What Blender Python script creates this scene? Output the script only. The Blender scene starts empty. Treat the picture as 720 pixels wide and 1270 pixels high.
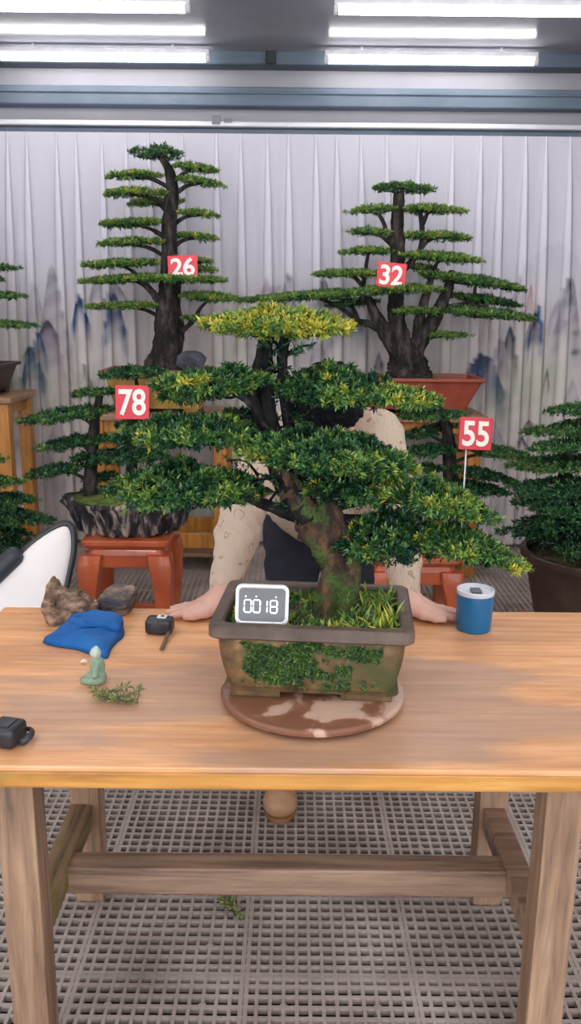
import bpy, bmesh, math, random
import numpy as np
from mathutils import Vector, Matrix, Euler

rng = np.random.default_rng(7)
random.seed(7)
PI = math.pi
scene = bpy.context.scene
COL = scene.collection

# ------------------------------------------------------------------ camera
FPX, IW, IH = 1050.0, 720.0, 1270.0
CAM = np.array([0.0, 0.0, 1.55])
PITCH, ROLL = math.radians(13.65), math.radians(0.55)
cd = bpy.data.cameras.new('camera')
cam = bpy.data.objects.new('camera', cd)
COL.objects.link(cam)
cd.sensor_fit = 'VERTICAL'
cd.sensor_height = 36.0
cd.lens = 36.0 * FPX / IH
cd.clip_start = 0.05
Rcam = (Matrix.Rotation(PI / 2 - PITCH, 3, 'X') @ Matrix.Rotation(ROLL, 3, 'Z'))
cam.matrix_world = Matrix.Translation(Vector(CAM)) @ Rcam.to_4x4()
scene.camera = cam
RC = np.array(Rcam)


def ray(px, py):
    return RC @ np.array([(px - IW / 2) / FPX, -(py - IH / 2) / FPX, -1.0])


def atY(px, py, Y):
    d = ray(px, py)
    return CAM + d * (Y / d[1])


def atZ(px, py, z):
    d = ray(px, py)
    return CAM + d * ((z - CAM[2]) / d[2])


def mpp(px, py, Y):
    """metres per pixel at depth Y"""
    return Y / ray(px, py)[1] / FPX


# ------------------------------------------------------------------ materials
def new_mat(name):
    m = bpy.data.materials.new(name)
    m.use_nodes = True
    nt = m.node_tree
    b = nt.nodes['Principled BSDF']
    return m, nt, b


def N(nt, kind, **kw):
    n = nt.nodes.new(kind)
    for k, v in kw.items():
        if k in n.inputs:
            n.inputs[k].default_value = v
        else:
            setattr(n, k, v)
    return n


def ramp(nt, stops):
    r = nt.nodes.new('ShaderNodeValToRGB')
    e = r.color_ramp.elements
    while len(e) < len(stops):
        e.new(0.5)
    for i, (p, c) in enumerate(stops):
        e[i].position = p
        e[i].color = (*c, 1) if len(c) == 3 else c
    return r


def coords(nt, scale=(1, 1, 1), rot=(0, 0, 0)):
    t = nt.nodes.new('ShaderNodeTexCoord')
    mp = nt.nodes.new('ShaderNodeMapping')
    mp.inputs['Scale'].default_value = scale
    mp.inputs['Rotation'].default_value = rot
    nt.links.new(t.outputs['Object'], mp.inputs['Vector'])
    return mp


def noisy(name, stops, scale=8.0, rough=0.6, metal=0.0, bump=0.0, bscale=None, stretch=(1, 1, 1), detail=6, spec=0.5, coat=0.0):
    m, nt, b = new_mat(name)
    mp = coords(nt, stretch)
    no = N(nt, 'ShaderNodeTexNoise', Scale=scale, Detail=detail, Roughness=0.6)
    nt.links.new(mp.outputs[0], no.inputs['Vector'])
    r = ramp(nt, stops)
    nt.links.new(no.outputs['Fac'], r.inputs[0])
    nt.links.new(r.outputs[0], b.inputs['Base Color'])
    b.inputs['Roughness'].default_value = rough
    b.inputs['Metallic'].default_value = metal
    b.inputs['Specular IOR Level'].default_value = spec
    b.inputs['Coat Weight'].default_value = coat
    if bump > 0:
        n2 = N(nt, 'ShaderNodeTexNoise', Scale=bscale or scale * 2, Detail=6)
        nt.links.new(mp.outputs[0], n2.inputs['Vector'])
        bp = N(nt, 'ShaderNodeBump', Strength=min(1, bump), Distance=0.01)
        nt.links.new(n2.outputs['Fac'], bp.inputs['Height'])
        nt.links.new(bp.outputs[0], b.inputs['Normal'])
    return m


def plain(name, c, rough=0.5, metal=0.0, spec=0.5, var=0.12):
    lo = tuple(max(0, x * (1 - var)) for x in c)
    hi = tuple(min(1, x * (1 + var)) for x in c)
    return noisy(name, [(0.3, lo), (0.7, hi)], 12, rough, metal, spec=spec)


def wood(name, c0, c1, c2, axis=0, scale=2.2, stretch=14, rough=0.45, bump=0.15, stain=None, coat=0.0):
    m, nt, b = new_mat(name)
    st = [stretch] * 3
    st[axis] = 1.0
    mp = coords(nt, tuple(st))
    no = N(nt, 'ShaderNodeTexNoise', Scale=scale, Detail=7, Roughness=0.62, Distortion=0.4)
    nt.links.new(mp.outputs[0], no.inputs['Vector'])
    r = ramp(nt, [(0.32, c0), (0.5, c1), (0.68, c2)])
    nt.links.new(no.outputs['Fac'], r.inputs[0])
    mp2 = coords(nt, (1.3, 3.0, 3.0) if axis == 0 else (2.5, 2.5, 1.2))
    n2 = N(nt, 'ShaderNodeTexNoise', Scale=2.4, Detail=4)
    nt.links.new(mp2.outputs[0], n2.inputs['Vector'])
    r2 = ramp(nt, [(0.3, (0.72, 0.68, 0.66)), (0.6, (1.1, 1.08, 1.05))])
    nt.links.new(n2.outputs['Fac'], r2.inputs[0])
    mx = N(nt, 'ShaderNodeMix', data_type='RGBA', blend_type='MULTIPLY')
    mx.inputs[0].default_value = 0.8
    nt.links.new(r.outputs[0], mx.inputs[6])
    nt.links.new(r2.outputs[0], mx.inputs[7])
    last = mx.outputs[2]
    if stain:
        n3 = N(nt, 'ShaderNodeTexNoise', Scale=stain[1], Detail=5)
        mp3 = coords(nt, (1, 1, 1))
        nt.links.new(mp3.outputs[0], n3.inputs['Vector'])
        r3 = ramp(nt, [(stain[2], (0, 0, 0)), (stain[2] + 0.12, (1, 1, 1))])
        nt.links.new(n3.outputs['Fac'], r3.inputs[0])
        m2 = N(nt, 'ShaderNodeMix', data_type='RGBA')
        nt.links.new(r3.outputs[0], m2.inputs[0])
        nt.links.new(last, m2.inputs[6])
        m2.inputs[7].default_value = (*stain[0], 1)
        last = m2.outputs[2]
    nt.links.new(last, b.inputs['Base Color'])
    b.inputs['Roughness'].default_value = rough
    b.inputs['Coat Weight'].default_value = coat
    b.inputs['Coat Roughness'].default_value = 0.25
    bp = N(nt, 'ShaderNodeBump', Strength=bump, Distance=0.004)
    nt.links.new(no.outputs['Fac'], bp.inputs['Height'])
    nt.links.new(bp.outputs[0], b.inputs['Normal'])
    return m


def leaf_mat(name, rough=0.36):
    m, nt, b = new_mat(name)
    a = N(nt, 'ShaderNodeAttribute', attribute_name='tint')
    nt.links.new(a.outputs['Color'], b.inputs['Base Color'])
    b.inputs['Roughness'].default_value = rough
    b.inputs['Specular IOR Level'].default_value = 0.5
    tr = nt.nodes.new('ShaderNodeBsdfTranslucent')
    nt.links.new(a.outputs['Color'], tr.inputs['Color'])
    mx = nt.nodes.new('ShaderNodeMixShader')
    mx.inputs[0].default_value = 0.14
    nt.links.new(b.outputs[0], mx.inputs[1])
    nt.links.new(tr.outputs[0], mx.inputs[2])
    nt.links.new(mx.outputs[0], nt.nodes['Material Output'].inputs['Surface'])
    return m


def emit(name, c, s):
    m, nt, b = new_mat(name)
    b.inputs['Base Color'].default_value = (*c, 1)
    b.inputs['Emission Color'].default_value = (*c, 1)
    b.inputs['Emission Strength'].default_value = s
    return m


M = {}
M['leaf'] = leaf_mat('leaf')
M['bark'] = noisy('bark', [(0.3, (0.008, 0.007, 0.008)), (0.5, (0.028, 0.023, 0.022)), (0.72, (0.10, 0.08, 0.07))], 26, 0.95, spec=0.15, bump=1, bscale=40, stretch=(1, 1, 0.35))
M['bark_dark'] = noisy('bark_dark', [(0.35, (0.005, 0.005, 0.006)), (0.58, (0.016, 0.014, 0.014)), (0.75, (0.08, 0.07, 0.065))], 40, 0.95, spec=0.15, bump=1, bscale=60, stretch=(1, 1, 0.4))


def bark_main():
    m, nt, b = new_mat('bark_mossy')
    mp = coords(nt, (1, 1, 0.4))
    n1 = N(nt, 'ShaderNodeTexNoise', Scale=30, Detail=9, Roughness=0.72)
    nt.links.new(mp.outputs[0], n1.inputs['Vector'])
    r1 = ramp(nt, [(0.36, (0.010, 0.006, 0.005)), (0.48, (0.055, 0.026, 0.014)), (0.62, (0.20, 0.095, 0.04)), (0.8, (0.44, 0.28, 0.15))])
    nt.links.new(n1.outputs['Fac'], r1.inputs[0])
    mp2 = coords(nt)
    n2 = N(nt, 'ShaderNodeTexNoise', Scale=13, Detail=6)
    nt.links.new(mp2.outputs[0], n2.inputs['Vector'])
    r2 = ramp(nt, [(0.50, (0, 0, 0)), (0.60, (1, 1, 1))])
    nt.links.new(n2.outputs['Fac'], r2.inputs[0])
    n3 = N(nt, 'ShaderNodeTexNoise', Scale=160, Detail=3)
    nt.links.new(mp2.outputs[0], n3.inputs['Vector'])
    r3 = ramp(nt, [(0.3, (0.02, 0.05, 0.008)), (0.7, (0.10, 0.17, 0.025))])
    nt.links.new(n3.outputs['Fac'], r3.inputs[0])
    mx = N(nt, 'ShaderNodeMix', data_type='RGBA')
    nt.links.new(r2.outputs[0], mx.inputs[0])
    nt.links.new(r1.outputs[0], mx.inputs[6])
    nt.links.new(r3.outputs[0], mx.inputs[7])
    nt.links.new(mx.outputs[2], b.inputs['Base Color'])
    b.inputs['Roughness'].default_value = 0.8
    bp = N(nt, 'ShaderNodeBump', Strength=1.0, Distance=0.02)
    nt.links.new(n1.outputs['Fac'], bp.inputs['Height'])
    nt.links.new(bp.outputs[0], b.inputs['Normal'])
    return m


M['bark_main'] = bark_main()
M['soil'] = noisy('soil', [(0.35, (0.03, 0.022, 0.014)), (0.55, (0.09, 0.075, 0.03)), (0.7, (0.14, 0.17, 0.04))], 18, 0.95, bump=1, bscale=80)
M['moss'] = noisy('moss', [(0.35, (0.05, 0.08, 0.015)), (0.6, (0.17, 0.22, 0.03))], 30, 0.95, bump=1, bscale=120)
M['table_top'] = wood('table_top_wood', (0.60, 0.275, 0.11), (0.72, 0.36, 0.16), (0.82, 0.46, 0.24), 0, 3.4, 15, 0.38, 0.06)
M['table_edge'] = wood('table_edge_wood', (0.30, 0.13, 0.035), (0.55, 0.25, 0.05), (0.70, 0.36, 0.09), 0, 2.0, 12, 0.5, 0.2, stain=((0.13, 0.12, 0.03), 3.2, 0.57))


def darker(m, cx, cy):  # mixes a mottled, greyer brown patch into the base colour
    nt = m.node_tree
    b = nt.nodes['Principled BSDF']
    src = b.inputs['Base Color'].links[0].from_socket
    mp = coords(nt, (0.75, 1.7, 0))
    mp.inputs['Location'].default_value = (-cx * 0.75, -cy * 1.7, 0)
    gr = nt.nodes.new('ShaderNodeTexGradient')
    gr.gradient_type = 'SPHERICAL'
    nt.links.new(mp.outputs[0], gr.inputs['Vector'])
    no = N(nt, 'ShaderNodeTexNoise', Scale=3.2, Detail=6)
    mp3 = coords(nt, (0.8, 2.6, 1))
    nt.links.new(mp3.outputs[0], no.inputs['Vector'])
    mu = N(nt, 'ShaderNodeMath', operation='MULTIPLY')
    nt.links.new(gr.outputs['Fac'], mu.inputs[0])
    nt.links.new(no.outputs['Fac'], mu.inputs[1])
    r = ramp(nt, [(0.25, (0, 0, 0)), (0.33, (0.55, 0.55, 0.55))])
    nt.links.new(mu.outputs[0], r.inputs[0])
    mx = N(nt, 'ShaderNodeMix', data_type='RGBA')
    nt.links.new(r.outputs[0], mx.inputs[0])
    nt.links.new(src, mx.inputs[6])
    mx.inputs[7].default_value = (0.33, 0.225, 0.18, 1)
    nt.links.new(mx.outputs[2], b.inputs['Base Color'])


darker(M['table_top'], 0.03, -0.16)
M['leg_wood'] = wood('weathered_leg_wood', (0.16, 0.095, 0.06), (0.32, 0.195, 0.12), (0.46, 0.30, 0.19), 2, 2.6, 14, 0.6, 0.3)
M['rail_wood'] = wood('weathered_rail_wood', (0.15, 0.09, 0.06), (0.29, 0.185, 0.125), (0.40, 0.27, 0.18), 0, 2.6, 14, 0.6, 0.3)
M['mossy_rail'] = wood('mossy_rail_wood', (0.12, 0.075, 0.04), (0.26, 0.17, 0.09), (0.38, 0.26, 0.15), 1, 2.6, 14, 0.65, 0.3, stain=((0.17, 0.15, 0.03), 5.0, 0.47))
M['stand_wood'] = wood('amber_stand_wood', (0.30, 0.12, 0.02), (0.50, 0.21, 0.035), (0.64, 0.30, 0.06), 2, 2.5, 12, 0.35, 0.1)
M['stand_top'] = wood('brown_stand_top', (0.20, 0.10, 0.05), (0.33, 0.18, 0.10), (0.45, 0.27, 0.16), 0, 2.5, 12, 0.4, 0.1)
M['red_stool'] = noisy('red_lacquer', [(0.3, (0.38, 0.065, 0.022)), (0.7, (0.58, 0.125, 0.035))], 5, 0.35, coat=0.4)
M['terracotta'] = noisy('terracotta', [(0.3, (0.24, 0.045, 0.025)), (0.7, (0.36, 0.075, 0.04))], 9, 0.5)
M['grate'] = noisy('grate_plastic', [(0.3, (0.25, 0.20, 0.17)), (0.5, (0.38, 0.315, 0.275)), (0.7, (0.50, 0.43, 0.385))], 3.0, 0.6, detail=8)
M['under'] = noisy('wet_concrete', [(0.3, (0.010, 0.010, 0.014)), (0.55, (0.028, 0.018, 0.016)), (0.75, (0.06, 0.034, 0.024))], 3.5, 0.6)
M['steel'] = noisy('painted_steel', [(0.3, (0.085, 0.115, 0.155)), (0.7, (0.13, 0.16, 0.20))], 3, 0.55, spec=0.3)
M['ceil'] = noisy('glossy_roof_sheet', [(0.3, (0.24, 0.235, 0.265)), (0.7, (0.29, 0.285, 0.32))], 2, 0.16, metal=0.0, bump=0.08, bscale=14, spec=0.05)
M['panel'] = noisy('wall_panel', [(0.3, (0.25, 0.245, 0.27)), (0.7, (0.31, 0.30, 0.33))], 2, 0.6, spec=0.25)
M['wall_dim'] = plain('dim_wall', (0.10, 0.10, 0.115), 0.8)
M['rail_al'] = noisy('aluminium', [(0.3, (0.50, 0.50, 0.54)), (0.7, (0.62, 0.62, 0.66))], 3, 0.45, metal=0.2)
M['white_wall'] = plain('white_wall', (0.6, 0.59, 0.6), 0.8)
M['tube'] = emit('tube_glow', (1.0, 0.975, 0.97), 11.0)
M['tube_body'] = plain('tube_housing', (0.75, 0.75, 0.78), 0.4)
M['black'] = plain('black_plastic', (0.018, 0.019, 0.024), 0.35)
M['blackrub'] = plain('black_rubber', (0.028, 0.03, 0.04), 0.5)
M['white_plastic'] = plain('white_plastic', (0.82, 0.82, 0.82), 0.35, var=0.02)
M['screen'] = plain('grey_screen', (0.12, 0.12, 0.125), 0.25, var=0.03)
M['seg'] = emit('lit_segment', (0.95, 0.97, 1.0), 1.1)
M['red_plate'] = plain('red_plate', (0.70, 0.022, 0.045), 0.4, var=0.06)
M['digit'] = plain('cream_digit', (0.95, 0.90, 0.78), 0.5, var=0.03)
M['skin'] = noisy('skin', [(0.3, (0.60, 0.32, 0.245)), (0.7, (0.70, 0.42, 0.33))], 14, 0.5)
M['hair'] = noisy('black_hair', [(0.3, (0.0015, 0.0018, 0.004)), (0.7, (0.004, 0.0048, 0.009))], 60, 0.7, bump=0.4, bscale=160, spec=0.12)
M['trouser'] = noisy('navy_cloth', [(0.3, (0.006, 0.007, 0.014)), (0.7, (0.014, 0.016, 0.028))], 20, 0.85)
M['shoe'] = noisy('tan_leather', [(0.3, (0.38, 0.20, 0.10)), (0.7, (0.52, 0.30, 0.165))], 14, 0.5)
M['sole'] = plain('brown_sole', (0.28, 0.13, 0.06), 0.6)
M['jade'] = noisy('jade', [(0.3, (0.17, 0.27, 0.18)), (0.7, (0.30, 0.42, 0.30))], 20, 0.4)
M['blue_cloth'] = noisy('blue_cloth', [(0.3, (0.004, 0.085, 0.30)), (0.7, (0.012, 0.14, 0.42))], 8, 0.9, bump=0.3, bscale=300)
M['cup_blue'] = plain('blue_enamel', (0.004, 0.13, 0.30), 0.3, var=0.08)
M['lid'] = plain('frosted_lid', (0.62, 0.64, 0.70), 0.2, var=0.05)
M['dark_grey'] = plain('dark_grey', (0.12, 0.12, 0.14), 0.4)
M['rock1'] = noisy('tan_rock', [(0.34, (0.05, 0.032, 0.024)), (0.5, (0.19, 0.115, 0.075)), (0.66, (0.40, 0.27, 0.17))], 30, 0.85, bump=1, bscale=50, stretch=(1, 1, 2))
M['rock2'] = noisy('slate_rock', [(0.38, (0.03, 0.036, 0.055)), (0.5, (0.10, 0.075, 0.065)), (0.64, (0.30, 0.21, 0.15))], 14, 0.75, bump=1, bscale=50, stretch=(1, 1, 2.5))
M['rock3'] = noisy('dark_rock', [(0.3, (0.02, 0.022, 0.03)), (0.7, (0.10, 0.10, 0.125))], 14, 0.7, bump=1, bscale=40)
M['barkpot'] = noisy('bark_pot', [(0.42, (0.008, 0.008, 0.012)), (0.5, (0.05, 0.042, 0.042)), (0.60, (0.42, 0.35, 0.30))], 14, 0.7, bump=1, bscale=30, stretch=(1.6, 1.6, 0.35))
M['brownpot'] = noisy('dark_brown_pot', [(0.3, (0.028, 0.016, 0.012)), (0.7, (0.065, 0.036, 0.026))], 8, 0.4)
M['yellowpot'] = noisy('ochre_glaze', [(0.3, (0.13, 0.07, 0.025)), (0.55, (0.32, 0.19, 0.04)), (0.75, (0.48, 0.32, 0.06))], 6, 0.4)
M['cream_pad'] = plain('cream_leather', (0.80, 0.74, 0.71), 0.5, var=0.03)
M['paper'] = plain('paper_scrap', (0.75, 0.66, 0.52), 0.8)
M['disc_wood'] = None
M['strap'] = plain('brown_strap', (0.13, 0.085, 0.06), 0.6)
M['stem'] = plain('stem', (0.14, 0.10, 0.05), 0.8)


def sweater_mat():
    m, nt, b = new_mat('beige_knit')
    mp = coords(nt)
    dn = N(nt, 'ShaderNodeTexNoise', Scale=38, Detail=2)
    nt.links.new(mp.outputs[0], dn.inputs['Vector'])
    va = N(nt, 'ShaderNodeMix', data_type='VECTOR')
    va.inputs[0].default_value = 0.03
    nt.links.new(mp.outputs[0], va.inputs[4])
    nt.links.new(dn.outputs['Color'], va.inputs[5])
    vo = N(nt, 'ShaderNodeTexVoronoi', Scale=19.0)
    nt.links.new(va.outputs[1], vo.inputs['Vector'])
    r = ramp(nt, [(0.20, (0, 0, 0)), (0.225, (1, 1, 1)), (0.26, (1, 1, 1)), (0.29, (0, 0, 0))])
    nt.links.new(vo.outputs['Distance'], r.inputs[0])
    n2 = N(nt, 'ShaderNodeTexNoise', Scale=40, Detail=1)
    nt.links.new(mp.outputs[0], n2.inputs['Vector'])
    r2 = ramp(nt, [(0.40, (0, 0, 0)), (0.48, (1, 1, 1))])
    nt.links.new(n2.outputs['Fac'], r2.inputs[0])
    mu = N(nt, 'ShaderNodeMath', operation='MULTIPLY')
    nt.links.new(r.outputs[0], mu.inputs[0])
    nt.links.new(r2.outputs[0], mu.inputs[1])
    mx = N(nt, 'ShaderNodeMix', data_type='RGBA')
    nt.links.new(mu.outputs[0], mx.inputs[0])
    mx.inputs[6].default_value = (0.58, 0.45, 0.345, 1)
    mx.inputs[7].default_value = (0.38, 0.235, 0.165, 1)
    nt.links.new(mx.outputs[2], b.inputs['Base Color'])
    b.inputs['Roughness'].default_value = 0.9
    n3 = N(nt, 'ShaderNodeTexNoise', Scale=220, Detail=2)
    nt.links.new(mp.outputs[0], n3.inputs['Vector'])
    wv = N(nt, 'ShaderNodeTexWave', Scale=70, Distortion=1.5)
    nt.links.new(mp.outputs[0], wv.inputs['Vector'])
    ad = N(nt, 'ShaderNodeMath', operation='ADD')
    nt.links.new(n3.outputs['Fac'], ad.inputs[0])
    nt.links.new(wv.outputs['Fac'], ad.inputs[1])
    bp = N(nt, 'ShaderNodeBump', Strength=0.6, Distance=0.003)
    nt.links.new(ad.outputs[0], bp.inputs['Height'])
    nt.links.new(bp.outputs[0], b.inputs['Normal'])
    return m


M['sweater'] = sweater_mat()


def disc_mat():
    m, nt, b = new_mat('worn_disc_wood')
    mp = coords(nt)
    n1 = N(nt, 'ShaderNodeTexNoise', Scale=9, Detail=5, Distortion=0.5)
    nt.links.new(mp.outputs[0], n1.inputs['Vector'])
    r1 = ramp(nt, [(0.44, (0.20, 0.085, 0.045)), (0.50, (0.26, 0.12, 0.07)), (0.54, (0.52, 0.33, 0.24)), (0.7, (0.58, 0.39, 0.30))])
    nt.links.new(n1.outputs['Fac'], r1.inputs[0])
    nt.links.new(r1.outputs[0], b.inputs['Base Color'])
    b.inputs['Roughness'].default_value = 0.35
    return m


M['disc_wood'] = disc_mat()


def pot_mat():
    m, nt, b = new_mat('mossy_clay')
    mp = coords(nt)
    n1 = N(nt, 'ShaderNodeTexNoise', Scale=14, Detail=7, Roughness=0.65)
    nt.links.new(mp.outputs[0], n1.inputs['Vector'])
    r1 = ramp(nt, [(0.32, (0.045, 0.026, 0.012)), (0.5, (0.16, 0.085, 0.032)), (0.68, (0.29, 0.17, 0.07))])
    nt.links.new(n1.outputs['Fac'], r1.inputs[0])
    n2 = N(nt, 'ShaderNodeTexNoise', Scale=7.5, Detail=6, Roughness=0.6)
    nt.links.new(mp.outputs[0], n2.inputs['Vector'])
    r2 = ramp(nt, [(0.50, (0, 0, 0)), (0.60, (0.9, 0.9, 0.9))])
    nt.links.new(n2.outputs['Fac'], r2.inputs[0])
    mx = N(nt, 'ShaderNodeMix', data_type='RGBA')
    nt.links.new(r2.outputs[0], mx.inputs[0])
    nt.links.new(r1.outputs[0], mx.inputs[6])
    mx.inputs[7].default_value = (0.055, 0.062, 0.016, 1)
    nt.links.new(mx.outputs[2], b.inputs['Base Color'])
    b.inputs['Roughness'].default_value = 0.6
    bp = N(nt, 'ShaderNodeBump', Strength=0.5, Distance=0.004)
    nt.links.new(n1.outputs['Fac'], bp.inputs['Height'])
    nt.links.new(bp.outputs[0], b.inputs['Normal'])
    return m


M['mossy_clay'] = pot_mat()
M['pot_rim'] = noisy('pot_rim_clay', [(0.3, (0.07, 0.048, 0.036)), (0.7, (0.15, 0.105, 0.078))], 16, 0.55, bump=0.3)


# ------------------------------------------------------------------ mesh helpers
class MB:
    """vertices and faces gathered in world space, linked as one mesh"""

    def __init__(s):
        s.v, s.f, s.n, s.mi = [], [], 0, []

    def add(s, V, F, mi=0):
        V = np.asarray(V, float)
        s.v.append(V)
        for f in F:
            s.f.append([int(i) + s.n for i in f])
        s.mi += [mi] * len(F)
        s.n += len(V)
        return s

    def box(s, c, size, rz=0, R=None, mi=0):
        hx, hy, hz = np.array(size) / 2
        V = np.array([[x, y, z] for z in (-hz, hz) for y in (-hy, hy) for x in (-hx, hx)])
        if R is None:
            R = np.array(Matrix.Rotation(rz, 3, 'Z'))
        V = V @ np.asarray(R).T + np.asarray(c)
        return s.add(V, [(0, 2, 3, 1), (4, 5, 7, 6), (0, 1, 5, 4), (2, 6, 7, 3), (0, 4, 6, 2), (1, 3, 7, 5)], mi)

    def rbox(s, c, size, bev=0.004, seg=2, rz=0, R=None, mi=0):
        bm = bmesh.new()
        bmesh.ops.create_cube(bm, size=1)
        bmesh.ops.scale(bm, vec=Vector(size), verts=bm.verts)
        bmesh.ops.bevel(bm, geom=bm.edges[:], offset=bev, segments=seg, affect='EDGES', profile=0.6)
        bm.verts.index_update()
        V = np.array([v.co[:] for v in bm.verts])
        F = [[v.index for v in f.verts] for f in bm.faces]
        bm.free()
        if R is None:
            R = np.array(Matrix.Rotation(rz, 3, 'Z'))
        return s.add(V @ np.asarray(R).T + np.asarray(c), F, mi)

    def tube(s, P, rad, sides=8, noise=0.0, closed=False, mi=0, flat=None):
        P = np.asarray(P, float)
        n = len(P)
        rad = np.broadcast_to(np.asarray(rad, float), (n,))
        if closed:
            T = np.roll(P, -1, 0) - np.roll(P, 1, 0)
        else:
            T = np.gradient(P, axis=0)
        T /= np.linalg.norm(T, axis=1)[:, None] + 1e-12
        up = np.array([0, 0, 1.0]) if abs(T[0, 2]) < 0.9 else np.array([1.0, 0, 0])
        u = np.cross(T[0], up)
        u /= np.linalg.norm(u)
        V = []
        a = np.linspace(0, 2 * PI, sides, endpoint=False)
        ph = rng.uniform(0, 6, 4)
        for i in range(n):
            u = u - T[i] * (u @ T[i])
            u /= np.linalg.norm(u) + 1e-12
            w = np.cross(T[i], u)
            r = rad[i] * np.ones(sides)
            if noise:
                r = r * (1 + noise * (np.sin(3 * a + ph[0] + i * 0.35) * 0.5 + np.sin(5 * a + ph[1] - i * 0.5) * 0.35 + rng.normal(0, 0.25, sides)))
            q = np.outer(np.cos(a) * r, u) + np.outer(np.sin(a) * r, w)
            if flat:
                q = np.outer(np.cos(a) * r, u) * flat[0] + np.outer(np.sin(a) * r, w) * flat[1]
            V.append(P[i] + q)
        V = np.concatenate(V)
        F = []
        m = n if closed else n - 1
        for i in range(m):
            for j in range(sides):
                k = (j + 1) % sides
                i2 = (i + 1) % n
                F.append((i * sides + j, i * sides + k, i2 * sides + k, i2 * sides + j))
        if not closed:
            F.append(tuple(range(sides))[::-1])
            F.append(tuple((n - 1) * sides + j for j in range(sides)))
        return s.add(V, F, mi)

    def lathe(s, prof, c=(0, 0, 0), sides=48, mi=0, R=None, sc=(1, 1)):
        a = np.linspace(0, 2 * PI, sides, endpoint=False)
        V = np.concatenate([np.stack([r * np.cos(a) * sc[0], r * np.sin(a) * sc[1], np.full(sides, z)], 1) for r, z in prof])
        if R is not None:
            V = V @ np.asarray(R).T
        V = V + np.asarray(c)
        F = []
        for i in range(len(prof) - 1):
            for j in range(sides):
                k = (j + 1) % sides
                F.append((i * sides + j, i * sides + k, (i + 1) * sides + k, (i + 1) * sides + j))
        F.append(tuple(range(sides))[::-1])
        F.append(tuple((len(prof) - 1) * sides + j for j in range(sides)))
        return s.add(V, F, mi)

    def loft(s, rings, mi=0, cap=(True, True)):
        k = len(rings[0])
        V = np.concatenate([np.asarray(r, float) for r in rings])
        F = []
        for i in range(len(rings) - 1):
            for j in range(k):
                j2 = (j + 1) % k
                F.append((i * k + j, i * k + j2, (i + 1) * k + j2, (i + 1) * k + j))
        if cap[0]:
            F.append(tuple(range(k))[::-1])
        if cap[1]:
            F.append(tuple((len(rings) - 1) * k + j for j in range(k)))
        return s.add(V, F, mi)

    def build(s, name, mats, parent=None, smooth=False):
        if not isinstance(mats, (list, tuple)):
            mats = [mats]
        V = np.concatenate(s.v)
        return link_mesh(name, V, s.f, mats, parent, smooth, s.mi)


ORIGIN = {}


def link_mesh(name, V, F, mats, parent=None, smooth=False, mi=None, tint=None):
    me = bpy.data.meshes.new(name)
    org = ORIGIN.get(parent.name, np.zeros(3)) if parent else V.mean(0) * [1, 1, 0] + [0, 0, V[:, 2].min()]
    Vl = V - org
    if isinstance(F, np.ndarray):
        nf, k = F.shape
        me.vertices.add(len(Vl))
        me.vertices.foreach_set('co', Vl.astype(np.float32).ravel())
        me.loops.add(nf * k)
        me.loops.foreach_set('vertex_index', F.astype(np.int32).ravel())
        me.polygons.add(nf)
        me.polygons.foreach_set('loop_start', np.arange(0, nf * k, k, dtype=np.int32))
        me.polygons.foreach_set('loop_total', np.full(nf, k, dtype=np.int32))
        me.update(calc_edges=True)
    else:
        me.from_pydata(Vl.tolist(), [], F)
    for m in mats:
        me.materials.append(m)
    if mi is not None and len(mats) > 1:
        me.polygons.foreach_set('material_index', np.array(mi, dtype=np.int32))
    if tint is not None:
        at = me.attributes.new('tint', 'FLOAT_COLOR', 'POINT')
        at.data.foreach_set('color', np.concatenate([tint, np.ones((len(tint), 1))], 1).astype(np.float32).ravel())
    if smooth:
        me.polygons.foreach_set('use_smooth', np.ones(len(me.polygons), dtype=bool))
        if smooth == 'auto':
            try:
                me.set_sharp_from_angle(angle=math.radians(38))
            except Exception:
                pass
    me.update()
    o = bpy.data.objects.new(name, me)
    COL.objects.link(o)
    if parent:
        o.parent = parent
    else:
        o.location = org
    ORIGIN[o.name] = org
    return o


def empty(name, loc):
    o = bpy.data.objects.new(name, None)
    o.empty_display_size = 0.05
    COL.objects.link(o)
    o.location = loc
    ORIGIN[o.name] = np.asarray(loc, float)
    return o


def tag(o, label, cat, group=None, kind=None):
    if label:
        o['label'] = label
    if cat:
        o['category'] = cat
    if group:
        o['group'] = group
    if kind:
        o['kind'] = kind
    return o


def struct(o, label=None):
    o['kind'] = 'structure'
    if label:
        o['label'] = label
    return o


def catmull(P, n=8):
    P = np.asarray(P, float)
    Q = np.vstack([2 * P[0] - P[1], P, 2 * P[-1] - P[-2]])
    out = []
    for i in range(1, len(Q) - 2):
        p0, p1, p2, p3 = Q[i - 1:i + 3]
        for t in np.linspace(0, 1, n, endpoint=False):
            out.append(0.5 * ((2 * p1) + (-p0 + p2) * t + (2 * p0 - 5 * p1 + 4 * p2 - p3) * t * t + (-p0 + 3 * p1 - 3 * p2 + p3) * t ** 3))
    out.append(Q[-2])
    return np.array(out)


# ------------------------------------------------------------------ signed distance bodies
def rc(a, b, ra, rb):
    return ('rc', np.asarray(a, float), np.asarray(b, float), ra, rb)


def el(c, r, R=None):
    return ('el', np.asarray(c, float), np.asarray(r, float), np.eye(3) if R is None else np.asarray(R, float))


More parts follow.
